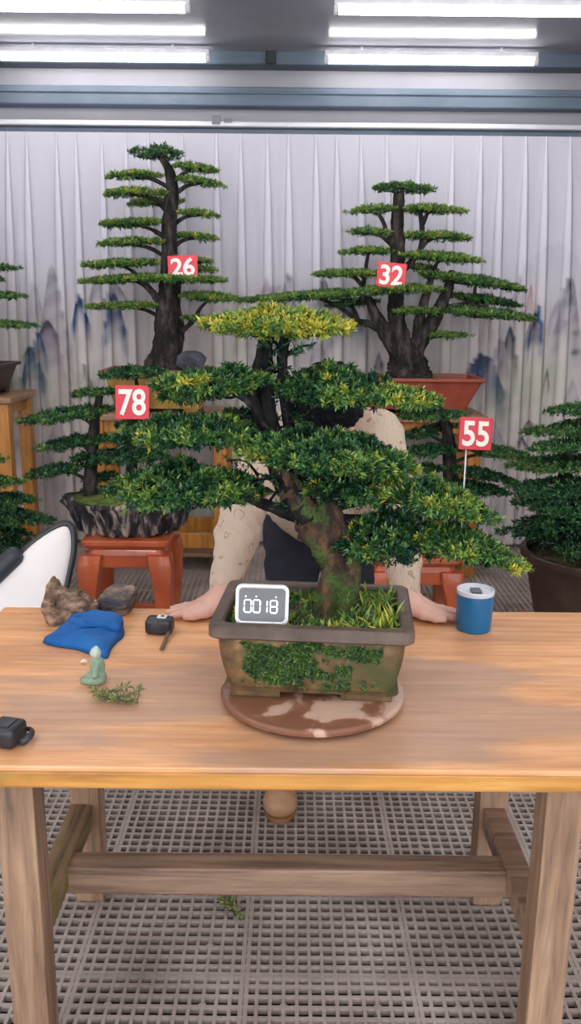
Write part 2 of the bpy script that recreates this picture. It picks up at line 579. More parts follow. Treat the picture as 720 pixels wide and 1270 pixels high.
def sdf(prims, res, k=0.02, post=None, pad=0.03):
    lo, hi = np.full(3, 1e9), np.full(3, -1e9)
    bx = []
    for p in prims:
        if p[0] == 'rc':
            r = max(p[3], p[4])
            l, h = np.minimum(p[1], p[2]) - r, np.maximum(p[1], p[2]) + r
        else:
            l, h = p[1] - p[2].max(), p[1] + p[2].max()
        bx.append((l, h))
        lo, hi = np.minimum(lo, l), np.maximum(hi, h)
    lo, hi = lo - pad, hi + pad
    n = np.ceil((hi - lo) / res).astype(int) + 1
    D = np.full(n, 0.5, np.float32)
    for p, (l, h) in zip(prims, bx):
        kk = k if len(p) < 6 else p[5]
        m = kk + 3 * res
        i0 = np.maximum(0, np.floor((l - m - lo) / res).astype(int))
        i1 = np.minimum(n, np.ceil((h + m - lo) / res).astype(int) + 1)
        g = [lo[a] + res * np.arange(i0[a], i1[a], dtype=np.float32) for a in range(3)]
        X, Y, Z = np.meshgrid(*g, indexing='ij')
        if p[0] == 'rc':
            a, b = p[1], p[2]
            ba = b - a
            L = max(ba @ ba, 1e-9)
            t = np.clip(((X - a[0]) * ba[0] + (Y - a[1]) * ba[1] + (Z - a[2]) * ba[2]) / L, 0, 1)
            d = np.sqrt((X - a[0] - t * ba[0]) ** 2 + (Y - a[1] - t * ba[1]) ** 2 + (Z - a[2] - t * ba[2]) ** 2) - (p[3] + (p[4] - p[3]) * t)
        else:
            q = np.stack([X - p[1][0], Y - p[1][1], Z - p[1][2]], -1) @ p[3]
            k0 = np.linalg.norm(q / p[2], axis=-1)
            k1 = np.linalg.norm(q / (p[2] ** 2), axis=-1) + 1e-9
            d = k0 * (k0 - 1) / k1
        S = D[i0[0]:i1[0], i0[1]:i1[1], i0[2]:i1[2]]
        hh = np.maximum(kk - np.abs(S - d), 0) / kk
        S[...] = np.minimum(S, d) - hh * hh * kk * 0.25
    if post is not None:
        g = [lo[a] + res * np.arange(n[a], dtype=np.float32) for a in range(3)]
        X, Y, Z = np.meshgrid(*g, indexing='ij')
        D = post(X, Y, Z, D)
    return nets(D, lo, res)


def nets(D, lo, res):
    I = D < 0
    nx, ny, nz = D.shape
    any_, all_ = np.zeros((nx - 1, ny - 1, nz - 1), bool), np.ones((nx - 1, ny - 1, nz - 1), bool)
    C = [(a, b, c) for a in (0, 1) for b in (0, 1) for c in (0, 1)]
    for a, b, c in C:
        s = I[a:nx - 1 + a, b:ny - 1 + b, c:nz - 1 + c]
        any_ |= s
        all_ &= s
    act = any_ & ~all_
    idx = np.argwhere(act)
    ids = np.full(act.shape, -1, np.int32)
    ids[act] = np.arange(len(idx))
    val = {q: D[idx[:, 0] + q[0], idx[:, 1] + q[1], idx[:, 2] + q[2]] for q in C}
    acc, cnt = np.zeros((len(idx), 3)), np.zeros(len(idx))
    for q in C:
        for ax in range(3):
            if q[ax] == 0:
                q2 = tuple(1 if i == ax else q[i] for i in range(3))
                d0, d1 = val[q], val[q2]
                m = (d0 < 0) != (d1 < 0)
                t = np.where(m, d0 / (d0 - d1 + 1e-12), 0)
                p = np.tile(np.array(q, float), (len(idx), 1))
                p[:, ax] += t
                acc[m] += p[m]
                cnt[m] += 1
    V = lo + res * (idx + acc / cnt[:, None])
    F = []
    for ax in range(3):
        u, w = (ax + 1) % 3, (ax + 2) % 3
        sl0 = [slice(1, -1)] * 3
        sl1 = [slice(1, -1)] * 3
        sl0[ax] = slice(0, -1)
        sl1[ax] = slice(1, None)
        off = np.array([1, 1, 1])
        off[ax] = 0
        A, B = I[tuple(sl0)], I[tuple(sl1)]
        for flip, m in ((False, A & ~B), (True, ~A & B)):
            e = np.argwhere(m) + off
            if not len(e):
                continue
            du, dw = np.zeros(3, int), np.zeros(3, int)
            du[u] = 1
            dw[w] = 1
            c = [e - du - dw, e - dw, e, e - du]
            c = np.stack([ids[x[:, 0], x[:, 1], x[:, 2]] for x in c], 1)
            F.append(c[:, ::-1] if flip else c)
    return V, np.concatenate(F)


# ------------------------------------------------------------------ foliage
def fbm(P, f):
    s = 0
    for k in range(3):
        w = np.array([[1.0, 0.7, -0.4], [-0.5, 1.1, 0.8], [0.6, -0.9, 1.2]])[k] * f * (1 + 0.6 * k)
        s = s + np.sin(P @ w + 1.7 * k)
    return s / 3


DARK, MID, LITE, YEL = np.array([0.009, 0.043, 0.026]), np.array([0.045, 0.150, 0.045]), np.array([0.21, 0.34, 0.06]), np.array([0.62, 0.52, 0.06])


def tufts(P, Nn, size, leaves, young, width=0.30, spread=1.1, var=1.0):
    """rosettes of narrow leaves at P pointing along Nn; returns V, F, tint"""
    n = len(P)
    Nn = Nn / (np.linalg.norm(Nn, axis=1)[:, None] + 1e-9)
    h = np.where(np.abs(Nn[:, 2:3]) < 0.9, [[0, 0, 1.0]], [[1.0, 0, 0]])
    U = np.cross(Nn, h)
    U /= np.linalg.norm(U, axis=1)[:, None]
    W = np.cross(Nn, U)
    ang = (np.arange(leaves) * 2.399)[None, :] + rng.uniform(0, 6.28, (n, 1)) + rng.normal(0, 0.25, (n, leaves))
    inc = (np.linspace(0.15, 1.0, leaves)[None, :] * spread + rng.normal(0, 0.18, (n, leaves)))
    T = U[:, None] * np.cos(ang)[..., None] + W[:, None] * np.sin(ang)[..., None]
    Dv = Nn[:, None] * np.cos(inc)[..., None] + T * np.sin(inc)[..., None]
    S = np.cross(Dv, Nn[:, None] + 0.01)
    S /= np.linalg.norm(S, axis=2)[..., None] + 1e-9
    L = size * rng.uniform(0.7, 1.25, (n, leaves, 1)) * rng.uniform(0.8, 1.2, (n, 1, 1))
    base = P[:, None] + Nn[:, None] * (rng.uniform(-0.4, 0.3, (n, leaves, 1)) * size) + Dv * L * 0.08
    up = np.cross(S, Dv)
    v0 = base
    v1 = base + Dv * L * 0.5 + S * L * width * 0.5 + up * L * 0.06
    v3 = base + Dv * L * 0.5 - S * L * width * 0.5 + up * L * 0.06
    v2 = base + Dv * L - up * L * 0.10
    V = np.stack([v0, v1, v2, v3], 2).reshape(-1, 3)
    F = np.arange(len(V)).reshape(-1, 4)
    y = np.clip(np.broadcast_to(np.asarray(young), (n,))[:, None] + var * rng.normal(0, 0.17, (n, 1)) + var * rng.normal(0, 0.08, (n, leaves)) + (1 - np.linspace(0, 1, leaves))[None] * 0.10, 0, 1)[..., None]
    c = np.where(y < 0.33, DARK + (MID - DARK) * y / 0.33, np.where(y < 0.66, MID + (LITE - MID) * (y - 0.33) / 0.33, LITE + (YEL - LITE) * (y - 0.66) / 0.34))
    c = c * rng.uniform(0.8, 1.2, (n, leaves, 1))
    tint = np.repeat(c.reshape(-1, 3), 4, 0)
    return V, F, np.clip(tint, 0, 1)


def pad_points(P0, P1, depth, thick, spacing, under=0.45):
    """points and normals over a cloud-shaped pad from tip P0 to tip P1"""
    c = (P0 + P1) / 2
    ax = P1 - P0
    rx = np.linalg.norm(ax) / 2
    ax = ax / (2 * rx)
    ay = np.array([0, 1.0, 0])
    ay = ay - ax * (ax @ ay)
    ay /= np.linalg.norm(ay)
    az = np.cross(ax, ay)
    area = PI * rx * depth
    n = int(area / spacing ** 2)
    nu = int(n * under)
    tot = n + nu
    th = rng.uniform(0, 2 * PI, tot)
    r = np.sqrt(rng.uniform(0, 1, tot))
    ph = rng.uniform(0, 6.28, 4)
    edge = 1 + 0.10 * np.sin(3 * th + ph[0]) + 0.08 * np.sin(5 * th + ph[1]) + 0.07 * np.sin(9 * th + ph[2])
    edge = np.clip(edge, 0.75, 1.15)
    lx, ly = r * np.cos(th) * edge * rx, r * np.sin(th) * edge * depth
    lump = 0.72 + 0.28 * np.sin(lx / rx * 7 + ph[3]) * np.sin(ly / depth * 5 + ph[0])
    dome = np.clip(1 - r ** 2.2, 0, 1)
    top = thick * 0.62 * dome * lump
    bot = -thick * 0.38 * np.clip(1 - r ** 4, 0, 1)
    z = np.where(np.arange(tot) < n, top - np.abs(rng.normal(0, 0.12, tot)) * thick, bot + rng.uniform(0, 0.7, tot) * (top - bot))
    Nl = np.stack([np.cos(th) * r ** 2 * 1.1, np.sin(th) * r ** 2 * 1.1, np.where(np.arange(tot) < n, 0.75, 0.15) + 0 * r], 1) + rng.normal(0, 0.28, (tot, 3))
    Pw = c + np.outer(lx, ax) + np.outer(ly, ay) + np.outer(z, az)
    Nw = Nl[:, :1] * ax + Nl[:, 1:2] * ay + Nl[:, 2:] * az
    return Pw, Nw, r, th, c, rx


def pad(parent, spec, Y, size, leaves, spacing, young=0.2, ydepth=0.7, name='foliage_pad', maxdepth=0.3, under=0.45):
    x0, y0, x1, y1, th, dY = spec[:6]
    yo = spec[6] if len(spec) > 6 else young
    Yp = Y + dY
    s = mpp((x0 + x1) / 2, (y0 + y1) / 2, Yp)
    inset = size * 0.7
    P0, P1 = atY(x0, y0, Yp), atY(x1, y1, Yp)
    e = (P1 - P0) / np.linalg.norm(P1 - P0)
    P0, P1 = P0 + e * inset, P1 - e * inset
    rx = np.linalg.norm(P1 - P0) / 2
    depth = min(maxdepth, max(rx * ydepth, 0.045))
    thick = max(th * s - size * 0.8, size * 0.5)
    P, Nn, r, tht, c, rx = pad_points(P0, P1, depth, thick, spacing, under)
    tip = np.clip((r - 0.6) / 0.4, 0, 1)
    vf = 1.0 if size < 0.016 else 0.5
    young_shade = yo + vf * 0.26 * fbm(P, 38) + 0.16 * tip + vf * 0.16 * fbm(P, 110) - 0.03
    young_shade = np.where(Nn[:, 2] < 0.3, young_shade - 0.16, young_shade)  # shade painted into the tint: inner and downward tufts go darker
    V, F, t = tufts(P, Nn, size, leaves, young_shade, var=1.0 if size < 0.016 else 0.5)
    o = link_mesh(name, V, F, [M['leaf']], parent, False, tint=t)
    return c, rx, depth, thick, o


def branch(parent, A, c, rx, depth, thick, r0, mat, twigs=5, sag=0.02):
    mb = MB()
    B = c - np.array([0, 0, thick * 0.15])
    mid = (A + B) / 2 + np.array([0, rng.normal(0, 0.01), sag])
    P = catmull([A, mid, B], 6)
    mb.tube(P, np.linspace(r0, r0 * 0.5, len(P)), 7, 0.22)
    for k in range(twigs):
        a = 2 * PI * k / twigs + rng.uniform(-0.4, 0.4)
        E = B + np.array([math.cos(a) * rx * 0.72, math.sin(a) * depth * 0.72, thick * 0.12])
        m2 = (B + E) / 2 + np.array([0, 0, rng.uniform(-0.3, 0.15) * thick])
        Q = catmull([B, m2, E], 4)
        mb.tube(Q, np.linspace(r0 * 0.45, r0 * 0.14, len(Q)), 5, 0.2)
    return mb.build('branch', mat, parent, True)


def nearest_on(paths, c, drop):
    best, bd = None, 1e9
    for P in paths:
        for q in P:
            dz = c[2] - q[2]
            d = math.hypot(q[0] - c[0], q[1] - c[1]) + 1.0 * abs(dz - drop)
            if d < bd:
                bd, best = d, q
    return best


def grow(tree, Y, trunks, pads, size, leaves, spacing, young, bark, br=0.012, drop=0.06, ydepth=0.7, sides=14, twigs=5, maxdepth=0.3, noise=0.18, under=0.45):
    """trunks: lists of (px, py, radius[, dY]); pads: pixel spans at depth Y"""
    paths = []
    mb = MB()
    for t in trunks:
        P = np.array([atY(q[0], q[1], Y + (q[3] if len(q) > 3 else 0)) for q in t])
        C = catmull(P, 7)
        rr = np.interp(np.linspace(0, len(t) - 1, len(C)), range(len(t)), [q[2] for q in t])
        mb.tube(C, rr, sides, noise)
        paths.append(C)
    mb.build('trunk', bark, tree, True)
    for p in pads:
        c, rx, dp, th, o = pad(tree, p, Y, size, leaves, spacing, young, ydepth, maxdepth=maxdepth, under=under)
        A = nearest_on(paths, c, drop)
        branch(tree, A, c, rx, dp, th, br, bark, twigs)
    return paths


# ------------------------------------------------------------------ the room
YW = 5.62
mb = MB()
mb.box((0, 2.3, -0.08), (6.6, 6.9, 0.04))
struct(mb.build('floor', M['under']))
# plastic grating tiles 0.4 m, thirteen cells each
mb = MB()
tile, nc = 0.4, 13
pitch = tile / nc
x0s, y0s = -0.098, 1.70
xs = x0s + pitch * np.arange(-105, 106)
ys = y0s + pitch * np.arange(-40, 127)
ylo, yhi, xlo, xhi = ys[0], min(ys[-1], 5.58), xs[0], xs[-1]
for i, x in enumerate(xs):
    seam = (i - 105) % nc == 0
    if seam:
        for s in (-1, 1):
            mb.box((x + s * 0.0058, (ylo + yhi) / 2, -0.0085), (0.0102, yhi - ylo, 0.017))
    else:
        mb.box((x, (ylo + yhi) / 2, -0.0085), (0.0084, yhi - ylo, 0.017))
for j, y in enumerate(ys):
    if y > 5.58:
        continue
    seam = (j - 40) % nc == 0
    if seam:
        for s in (-1, 1):
            mb.box(((xlo + xhi) / 2, y + s * 0.0058, -0.0095), (xhi - xlo, 0.0102, 0.0174))
    else:
        mb.box(((xlo + xhi) / 2, y, -0.009), (xhi - xlo, 0.0084, 0.0172))
# round joint bosses, four to a tile
for i in range(-7, 8):
    for j in range(-2, 9):
        for a in (3, 10):
            for b in (3, 10):
                px_, py_ = x0s + i * tile + a * pitch, y0s + j * tile + b * pitch
                if ylo < py_ < yhi:
                    mb.lathe([(0.010, -0.02), (0.010, 0.0008), (0.006, 0.001)], (px_, py_, 0), 8)
struct(mb.build('floor_grate', M['grate']), 'brown plastic drainage grating laid in square tiles over the whole floor')

mb = MB()
mb.box((0, YW + 0.05, 1.47), (6.6, 0.1, 3.06))
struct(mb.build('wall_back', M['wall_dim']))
for nm, sx in (('wall_left', -1), ('wall_right', 1)):
    mb = MB()
    mb.box((sx * 3.3, 2.3, 1.47), (0.1, 6.7, 3.06))
    struct(mb.build(nm, M['white_wall']))
mb = MB()
mb.box((0, 2.3, 3.03), (6.7, 6.8, 0.06))
struct(mb.build('ceiling', M['ceil']))


def trim(name, bx):
    m_ = MB()
    for c, s, mm in bx:
        m_.rbox(c, s, min(0.006, min(s) * 0.3), 1, mi=mm)
    return struct(m_.build(name, [M['steel'], M['panel'], M['rail_al'], M['black']]))


zt = lambda py, Y: atY(360, py, Y)[2]
# roof purlin behind the tubes, lower purlin, curtain pelmet rail
a, b = zt(58, 5.46), zt(80, 5.46)
trim('trim_1', [((0, 5.54, (a + b) / 2), (6.5, 0.16, a - b), 0), ((-0.14, 5.45, (a + b) / 2), (0.06, 0.03, a - b + 0.01), 3)])
a, b = zt(108, 5.5), zt(132, 5.5)
trim('trim_2', [((0, 5.56, (a + b) / 2), (6.5, 0.12, a - b), 0), ((0, 5.496, (a + b) / 2 + 0.02), (6.5, 0.014, 0.016), 0)])
a, b = zt(151, 5.44), zt(158, 5.44)
c_ = zt(166, 5.44)
trim('trim_3', [((0, 5.53, (a + b) / 2), (6.5, 0.18, a - b), 2), ((0, 5.55, (b + c_) / 2), (6.5, 0.14, b - c_), 0)])
ab = atY(706, 118, 5.0)
trim('trim_4', [((1.95, 2.9, 2.76), (0.10, 5.0, 0.12), 0), ((1.89, 2.9, 2.705), (0.03, 5.0, 0.012), 2)])
trim('trim_5', [((1.74, 2.8, 2.995), (0.03, 5.3, 0.014), 1)])
trim('trim_6', [((0, 5.605, (zt(80, 5.55) + zt(155, 5.55)) / 2), (6.5, 0.02, zt(80, 5.55) - zt(155, 5.55)), 1)])
# small bracket lying on the pelmet
mb = MB()
p_ = atY(268, 148, 5.45)
mb.rbox(p_ + np.array([0, 0, -0.005]), (0.05, 0.03, 0.05), 0.004)
mb.rbox(p_ + np.array([0.07, 0, -0.01]), (0.05, 0.02, 0.03), 0.004)
tag(mb.build('bracket', M['dark_grey']), 'small dark metal bracket left on the ledge above the curtain', 'bracket')

# ------------------------------------------------------------------ ceiling tubes
zT = 2.93


def make_tube(xc, yc, label):
    t = empty('fluorescent_tube', (xc, yc, zT))
    tag(t, label, 'ceiling light', 'tube lights under the ceiling')
    m_ = MB()
    m_.rbox((xc, yc, zT + 0.033), (1.22, 0.035, 0.028), 0.005)
    m_.build('housing', M['tube_body'], t)
    m_ = MB()
    a_ = [(xc - 0.59, yc, zT), (xc + 0.59, yc, zT)]
    m_.tube(a_, 0.021, 14)
    m_.build('lamp_tube', M['tube'], t, True)
    for s in (-1, 1):
        m_ = MB()
        m_.tube([(xc + s * 0.588, yc, zT), (xc + s * 0.612, yc, zT)], 0.022, 14)
        m_.build('end_cap', M['tube_body'], t, True)
    for s in (-0.4, 0.4):
        m_ = MB()
        m_.box((xc + s, yc, (3.0 + zT + 0.045) / 2), (0.012, 0.012, 3.0 - zT - 0.045))
        m_.build('hanger', M['tube_body'], t)
    return t


xr = atY(534, 81, 5.34)[0]
xl = atY(128, 75, 5.34)[0]
T0 = make_tube(xl, 5.34, 'farther ceiling tube close above the curtain on the tallest tree\'s side')


def dup(root, loc, label=None):
    r = root.copy()
    COL.objects.link(r)
    r.location = loc
    if label:
        r['label'] = label
    for ch in root.children:
        c = ch.copy()
        COL.objects.link(c)
        c.parent = r
    return r


dup(T0, (xr, 5.34, zT), 'farther ceiling tube close above the curtain on the reddish-potted tree\'s side')
dup(T0, (atY(417, 6, 4.50)[0] + 0.6, 4.50, zT), 'nearer ceiling tube, cut off by the frame top, on the broad reddish-potted tree\'s side')
dup(T0, (atY(232, 4, 4.50)[0] - 0.6, 4.50, zT), 'nearer ceiling tube, cut off by the frame top, on the tallest tree\'s side')
for yy in (3.5, 2.7, 1.9, 1.1, 0.3, -0.5):  # unseen tubes: rows carried forward, extra columns added for more light
    for xx in (xl - 1.35, xl - 0.05, xr + 0.05, xr + 1.35):
        dup(T0, (xx, yy, zT), 'ceiling tube further forward and out of the picture, added to light the workbench')

# ------------------------------------------------------------------ curtain
YC = 5.40
zc_top, zc_bot = zt(165.5, YC), 0.03
pl_px = [-60, -26, 8, 32, 69, 93, 125, 155, 183, 226, 268, 298, 331, 357, 391, 417, 447, 479, 520, 562, 597, 622, 653, 678, 708, 742, 775]
pl_x = [atY(p, 168, YC)[0] for p in pl_px]
pl_lo = [atY(p + (8 if p < 190 else (-9 if p > 480 else 2)), 430, YC)[0] for p in pl_px]
nzc = 170
zz = np.linspace(zc_top, zc_bot, nzc)
ww = 0.006 + 0.068 * (1 - np.exp(-(zc_top - zz) / 0.5))
rows = []
for iz in range(nzc):
    tt = (zc_top - zz[iz]) / 1.1
    ta = 1 - math.exp(-2.2 * tt)
    tt = 1.6 * (1 - math.exp(-tt / 1.3))
    X, Yv = [], []
    prev = -2.6
    for k in range(len(pl_x) + 1):
        xp = (pl_x[k] + (pl_lo[k] - pl_x[k]) * tt) if k < len(pl_x) else 2.75
        w = ww[iz]
        end = xp - w / 2
        u = np.linspace(0, 1, 22)
        X += list(prev + (end - prev) * u)
        Yv += list(YC + 0.02 + 0.010 * np.sin(u * PI) * ta + 0.006 * np.sin(u * 9 + k + zz[iz] * 1.5) * tt)
        if k < len(pl_x):
            u = np.linspace(0, 1, 4)
            X += list(end + (w) * u)
            Yv += list(YC + 0.013 - (0.004 + 0.008 * ta) * np.sin(u * PI * 0.6))
            u = np.linspace(0, 1, 3)[1:-1]
            X += list(xp + w / 2 - w * 0.98 * u)
            Yv += list(YC + 0.006 + 0.008 * u)
            X += [end + 0.002]
            Yv += [YC + 0.016]
            prev = xp + 0.0
    rows.append(np.stack([X, Yv, np.full(len(X), zz[iz])], 1))
G = np.array(rows)
nr, ncol = G.shape[:2]
V = G.reshape(-1, 3)
ii = (np.arange(nr - 1)[:, None] * ncol + np.arange(ncol - 1)[None]).ravel()
F = np.stack([ii, ii + 1, ii + ncol + 1, ii + ncol], 1)
# printed ink landscape, in the curtain's own X and Z
Xc, Zc = V[:, 0], V[:, 2]
base = np.array([0.82, 0.79, 0.88])
low = np.array([0.82, 0.755, 0.73])
z330, z470 = zt(310, YC), zt(440, YC)
tz = np.clip((z330 - Zc) / (z330 - z470), 0, 1)
tz = tz * tz * (3 - 2 * tz)
colr = base + (low - base) * tz[:, None]
P2 = np.stack([Xc, Zc, 0 * Xc], 1)
nz1, nz2 = fbm(P2, 9.0), fbm(P2 + 3, 27.0)
wash = np.clip(0.5 + 0.9 * nz1 + 0.3 * nz2, 0, 1) * tz
colr *= (1 - 0.10 * wash)[:, None]


def ink(px, py, wpx, hpx, colour, k=1.0, fade=1.0, rag=0.35):
    """a peak: hard ragged top at py, fading downwards over hpx"""
    global colr
    c = atY(px, py, YC)
    s = mpp(px, py, YC)
    w, h = wpx * s, hpx * s
    u = (Xc - c[0]) / w
    ridge = np.exp(-np.abs(u * 1.35) ** 2.2)
    rr = fbm(np.stack([Xc * 60, Zc * 8, 0 * Xc], 1), 1.0) * rag * 0.3 + fbm(np.stack([Xc * 150, Zc * 22, 0 * Xc], 1), 1.0) * rag * 0.2
    top = c[2] - h * (1 - ridge) * 0.95 + h * rr * 0.4
    d = (top - Zc) / h
    m = 1.25 * np.clip(d * 14, 0, 1) * np.clip(1 - d * fade, 0, 1) ** 1.1 * np.clip((ridge - 0.05) * 3, 0, 1)
    m = m * (0.72 + 0.28 * np.clip(nz2 * 1.5 + 0.4, -0.4, 1)) * k
    m = np.clip(1.7 * m, 0, 1)[:, None]
    colr = colr * (1 - m) + np.asarray(colour) * m


INK, BLUE, GREYP, PINK, GREEN, MAUVE = (0.06, 0.06, 0.10), (0.03, 0.085, 0.24), (0.40, 0.37, 0.44), (0.70, 0.50, 0.49), (0.56, 0.60, 0.38), (0.42, 0.34, 0.42)
for a in [(62, 326, 22, 120, GREYP, 0.55), (40, 350, 18, 90, GREYP, 0.35), (97, 362, 12, 46, BLUE, 0.85, 1.2), (98, 366, 6, 20, INK, 0.5), (58, 396, 24, 90, MAUVE, 0.75), (57, 397, 14, 22, INK, 0.6),
          (46, 412, 10, 34, BLUE, 0.7), (37, 427, 16, 50, BLUE, 0.95), (35, 428, 9, 16, INK, 0.6), (118, 340, 12, 40, INK, 0.35), (140, 362, 16, 60, BLUE, 0.7), (142, 352, 18, 26, INK, 0.35), (105, 450, 4, 24, INK, 0.7), (112, 470, 4, 20, INK, 0.6),
          (330, 345, 16, 70, MAUVE, 0.45), (357, 336, 14, 80, INK, 0.40), (345, 350, 40, 90, GREYP, 0.35), (402, 344, 12, 40, INK, 0.45), (430, 372, 26, 46, BLUE, 0.55), (300, 360, 14, 90, GREYP, 0.3), (240, 360, 20, 60, GREYP, 0.3),
          (395, 415, 16, 60, GREYP, 0.45), (400, 455, 44, 26, INK, 0.55), (470, 438, 8, 30, INK, 0.6),
          (600, 437, 34, 60, BLUE, 0.95), (596, 438, 16, 22, INK, 0.5), (634, 405, 12, 56, INK, 0.75), (622, 418, 16, 54, MAUVE, 0.7), (668, 376, 10, 50, BLUE, 0.95), (663, 388, 10, 40, INK, 0.4), (645, 340, 10, 50, GREYP, 0.4), (606, 385, 10, 40, PINK, 0.4), (660, 350, 6, 46, (0.6, 0.30, 0.28), 0.55),
          (710, 342, 18, 80, GREYP, 0.75), (706, 343, 8, 30, INK, 0.45), (694, 372, 14, 40, GREYP, 0.45), (680, 457, 5, 26, INK, 0.7), (712, 470, 12, 40, GREYP, 0.4), (657, 522, 9, 14, INK, 0.8), (648, 542, 8, 14, INK, 0.7), (610, 520, 30, 60, GREYP, 0.45), (690, 300, 60, 60, GREYP, 0.10),
          (80, 440, 30, 110, PINK, 0.2), (560, 470, 40, 110, GREYP, 0.3), (30, 540, 50, 60, GREYP, 0.35), (70, 520, 20, 50, MAUVE, 0.4)]:
    ink(*a)
for gx, gy, gw, gh, gk, gc in [(655, 480, 46, 40, 0.55, GREEN), (600, 510, 40, 30, 0.3, GREEN), (40, 470, 60, 40, 0.30, GREEN), (95, 500, 40, 40, 0.2, GREEN), (300, 440, 40, 60, 0.25, GREEN), (20, 620, 70, 60, 0.2, PINK), (640, 560, 60, 40, 0.22, PINK), (200, 400, 60, 40, 0.2, PINK),
                               (715, 413, 5, 3.5, 0.8, INK), (716, 437, 5, 4, 0.8, INK), (712, 438, 3, 3, 0.6, INK)]:
    c = atY(gx, gy, YC)
    s = mpp(gx, gy, YC)
    m = np.exp(-(((Xc - c[0]) / (gw * s)) ** 2 + ((Zc - c[2]) / (gh * s)) ** 2)) * gk
    m = np.clip(m * (0.8 + 0.4 * nz2), 0, 1)[:, None]
    colr = colr * (1 - m) + np.asarray(gc) * m
cm, nt, b_ = new_mat('printed_sheer')
at_ = N(nt, 'ShaderNodeAttribute', attribute_name='tint')
nt.links.new(at_.outputs['Color'], b_.inputs['Base Color'])
b_.inputs['Roughness'].default_value = 0.75
b_.inputs['Alpha'].default_value = 0.64
b_.inputs['Specular IOR Level'].default_value = 0.08
curt = link_mesh('curtain', V, F, [cm], None, True, tint=np.clip(colr, 0, 1))
tag(curt, 'pale pleated sheer curtain printed with an ink mountain landscape along the back wall', 'curtain')

# ------------------------------------------------------------------ workbench
ZT = 0.75
tb = empty('workbench', (0, 1.78, 0))
tag(tb, 'long timber workbench with square legs under the mossy potted tree', 'table')
yf, yb = atZ(360, 953, ZT)[1], atZ(360, 756, ZT)[1]
xL, xR = atZ(6, 752, ZT)[0], 0.86
mb = MB()
mb.rbox(((xL + xR) / 2, (yf + yb) / 2, ZT - 0.006), (xR - xL, yb - yf, 0.012), 0.0035, 2)
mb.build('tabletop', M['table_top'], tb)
mb = MB()
mb.rbox(((xL + xR) / 2, yf + 0.02, ZT - 0.012 - 0.0165), (xR - xL - 0.002, 0.038, 0.033), 0.004, 2)
mb.rbox(((xL + xR) / 2, yb - 0.02, ZT - 0.012 - 0.0165), (xR - xL - 0.002, 0.038, 0.033), 0.004, 2)
mb.rbox((xL + 0.02, (yf + yb) / 2, ZT - 0.012 - 0.0165), (0.038, yb - yf - 0.078, 0.033), 0.004, 2)
mb.rbox((xR - 0.02, (yf + yb) / 2, ZT - 0.012 - 0.0165), (0.038, yb - yf - 0.078, 0.033), 0.004, 2)
mb.build('edge_band', M['table_edge'], tb)
LX, LF, LB = 0.53, 1.45, 1.95
for sx in (-1, 1):
    for yy in (LF + 0.036, LB + 0.036):
        mb = MB()
        mb.rbox((sx * LX + 0.004, yy, 0.352), (0.074, 0.072, 0.704), 0.005, 2)
        mb.build('leg', M['leg_wood'], tb)
    mb = MB()
    mb.rbox((sx * (LX + 0.004), (LF + LB) / 2 + 0.036, 0.262), (0.055, LB - LF - 0.06, 0.062), 0.005, 2)
    mb.build('side_rail', M['mossy_rail'] if sx < 0 else M['rail_wood'], tb)
mb = MB()
mb.rbox((0.003, 1.736, 0.25), (1.115, 0.062, 0.07), 0.005, 2)
mb.build('cross_rail', M['rail_wood'], tb)

# ------------------------------------------------------------------ turntable
TC = np.array([atZ(387, 852, 0.785)[0], 1.640, ZT])
tt_ = empty('turntable', TC)
tag(tt_, 'round worn wooden turntable with wet patches under the mossy pot', 'turntable')
mb = MB()
mb.lathe([(0.15, 0.0), (0.16, 0.001), (0.16, 0.006), (0.06, 0.0065)], TC, 48)
mb.build('base', M['dark_grey'], tt_, 'auto')
mb = MB()
mb.lathe([(0.174, 0.006), (0.187, 0.008), (0.191, 0.012), (0.191, 0.0185), (0.188, 0.022), (0.184, 0.024)], TC, 72)
mb.build('disc', M['disc_wood'], tt_, 'auto')
ZD = ZT + 0.024

# ------------------------------------------------------------------ the main potted tree
YAW = math.radians(-4.5)
PC = np.array([TC[0] + 0.004, 1.70, ZD])
Rz = np.array(Matrix.Rotation(YAW, 3, 'Z'))


def rring(hx, hy, z, r=0.02, n=5, c=None):
    pts = []
    for cx, cy, a0 in ((hx - r, hy - r, 0), (-hx + r, hy - r, 90), (-hx + r, -hy + r, 180), (hx - r, -hy + r, 270)):
        for a in np.linspace(a0, a0 + 90, n):
            pts.append((cx + r * math.cos(math.radians(a)), cy + r * math.sin(math.radians(a)), z))
    return np.array(pts)


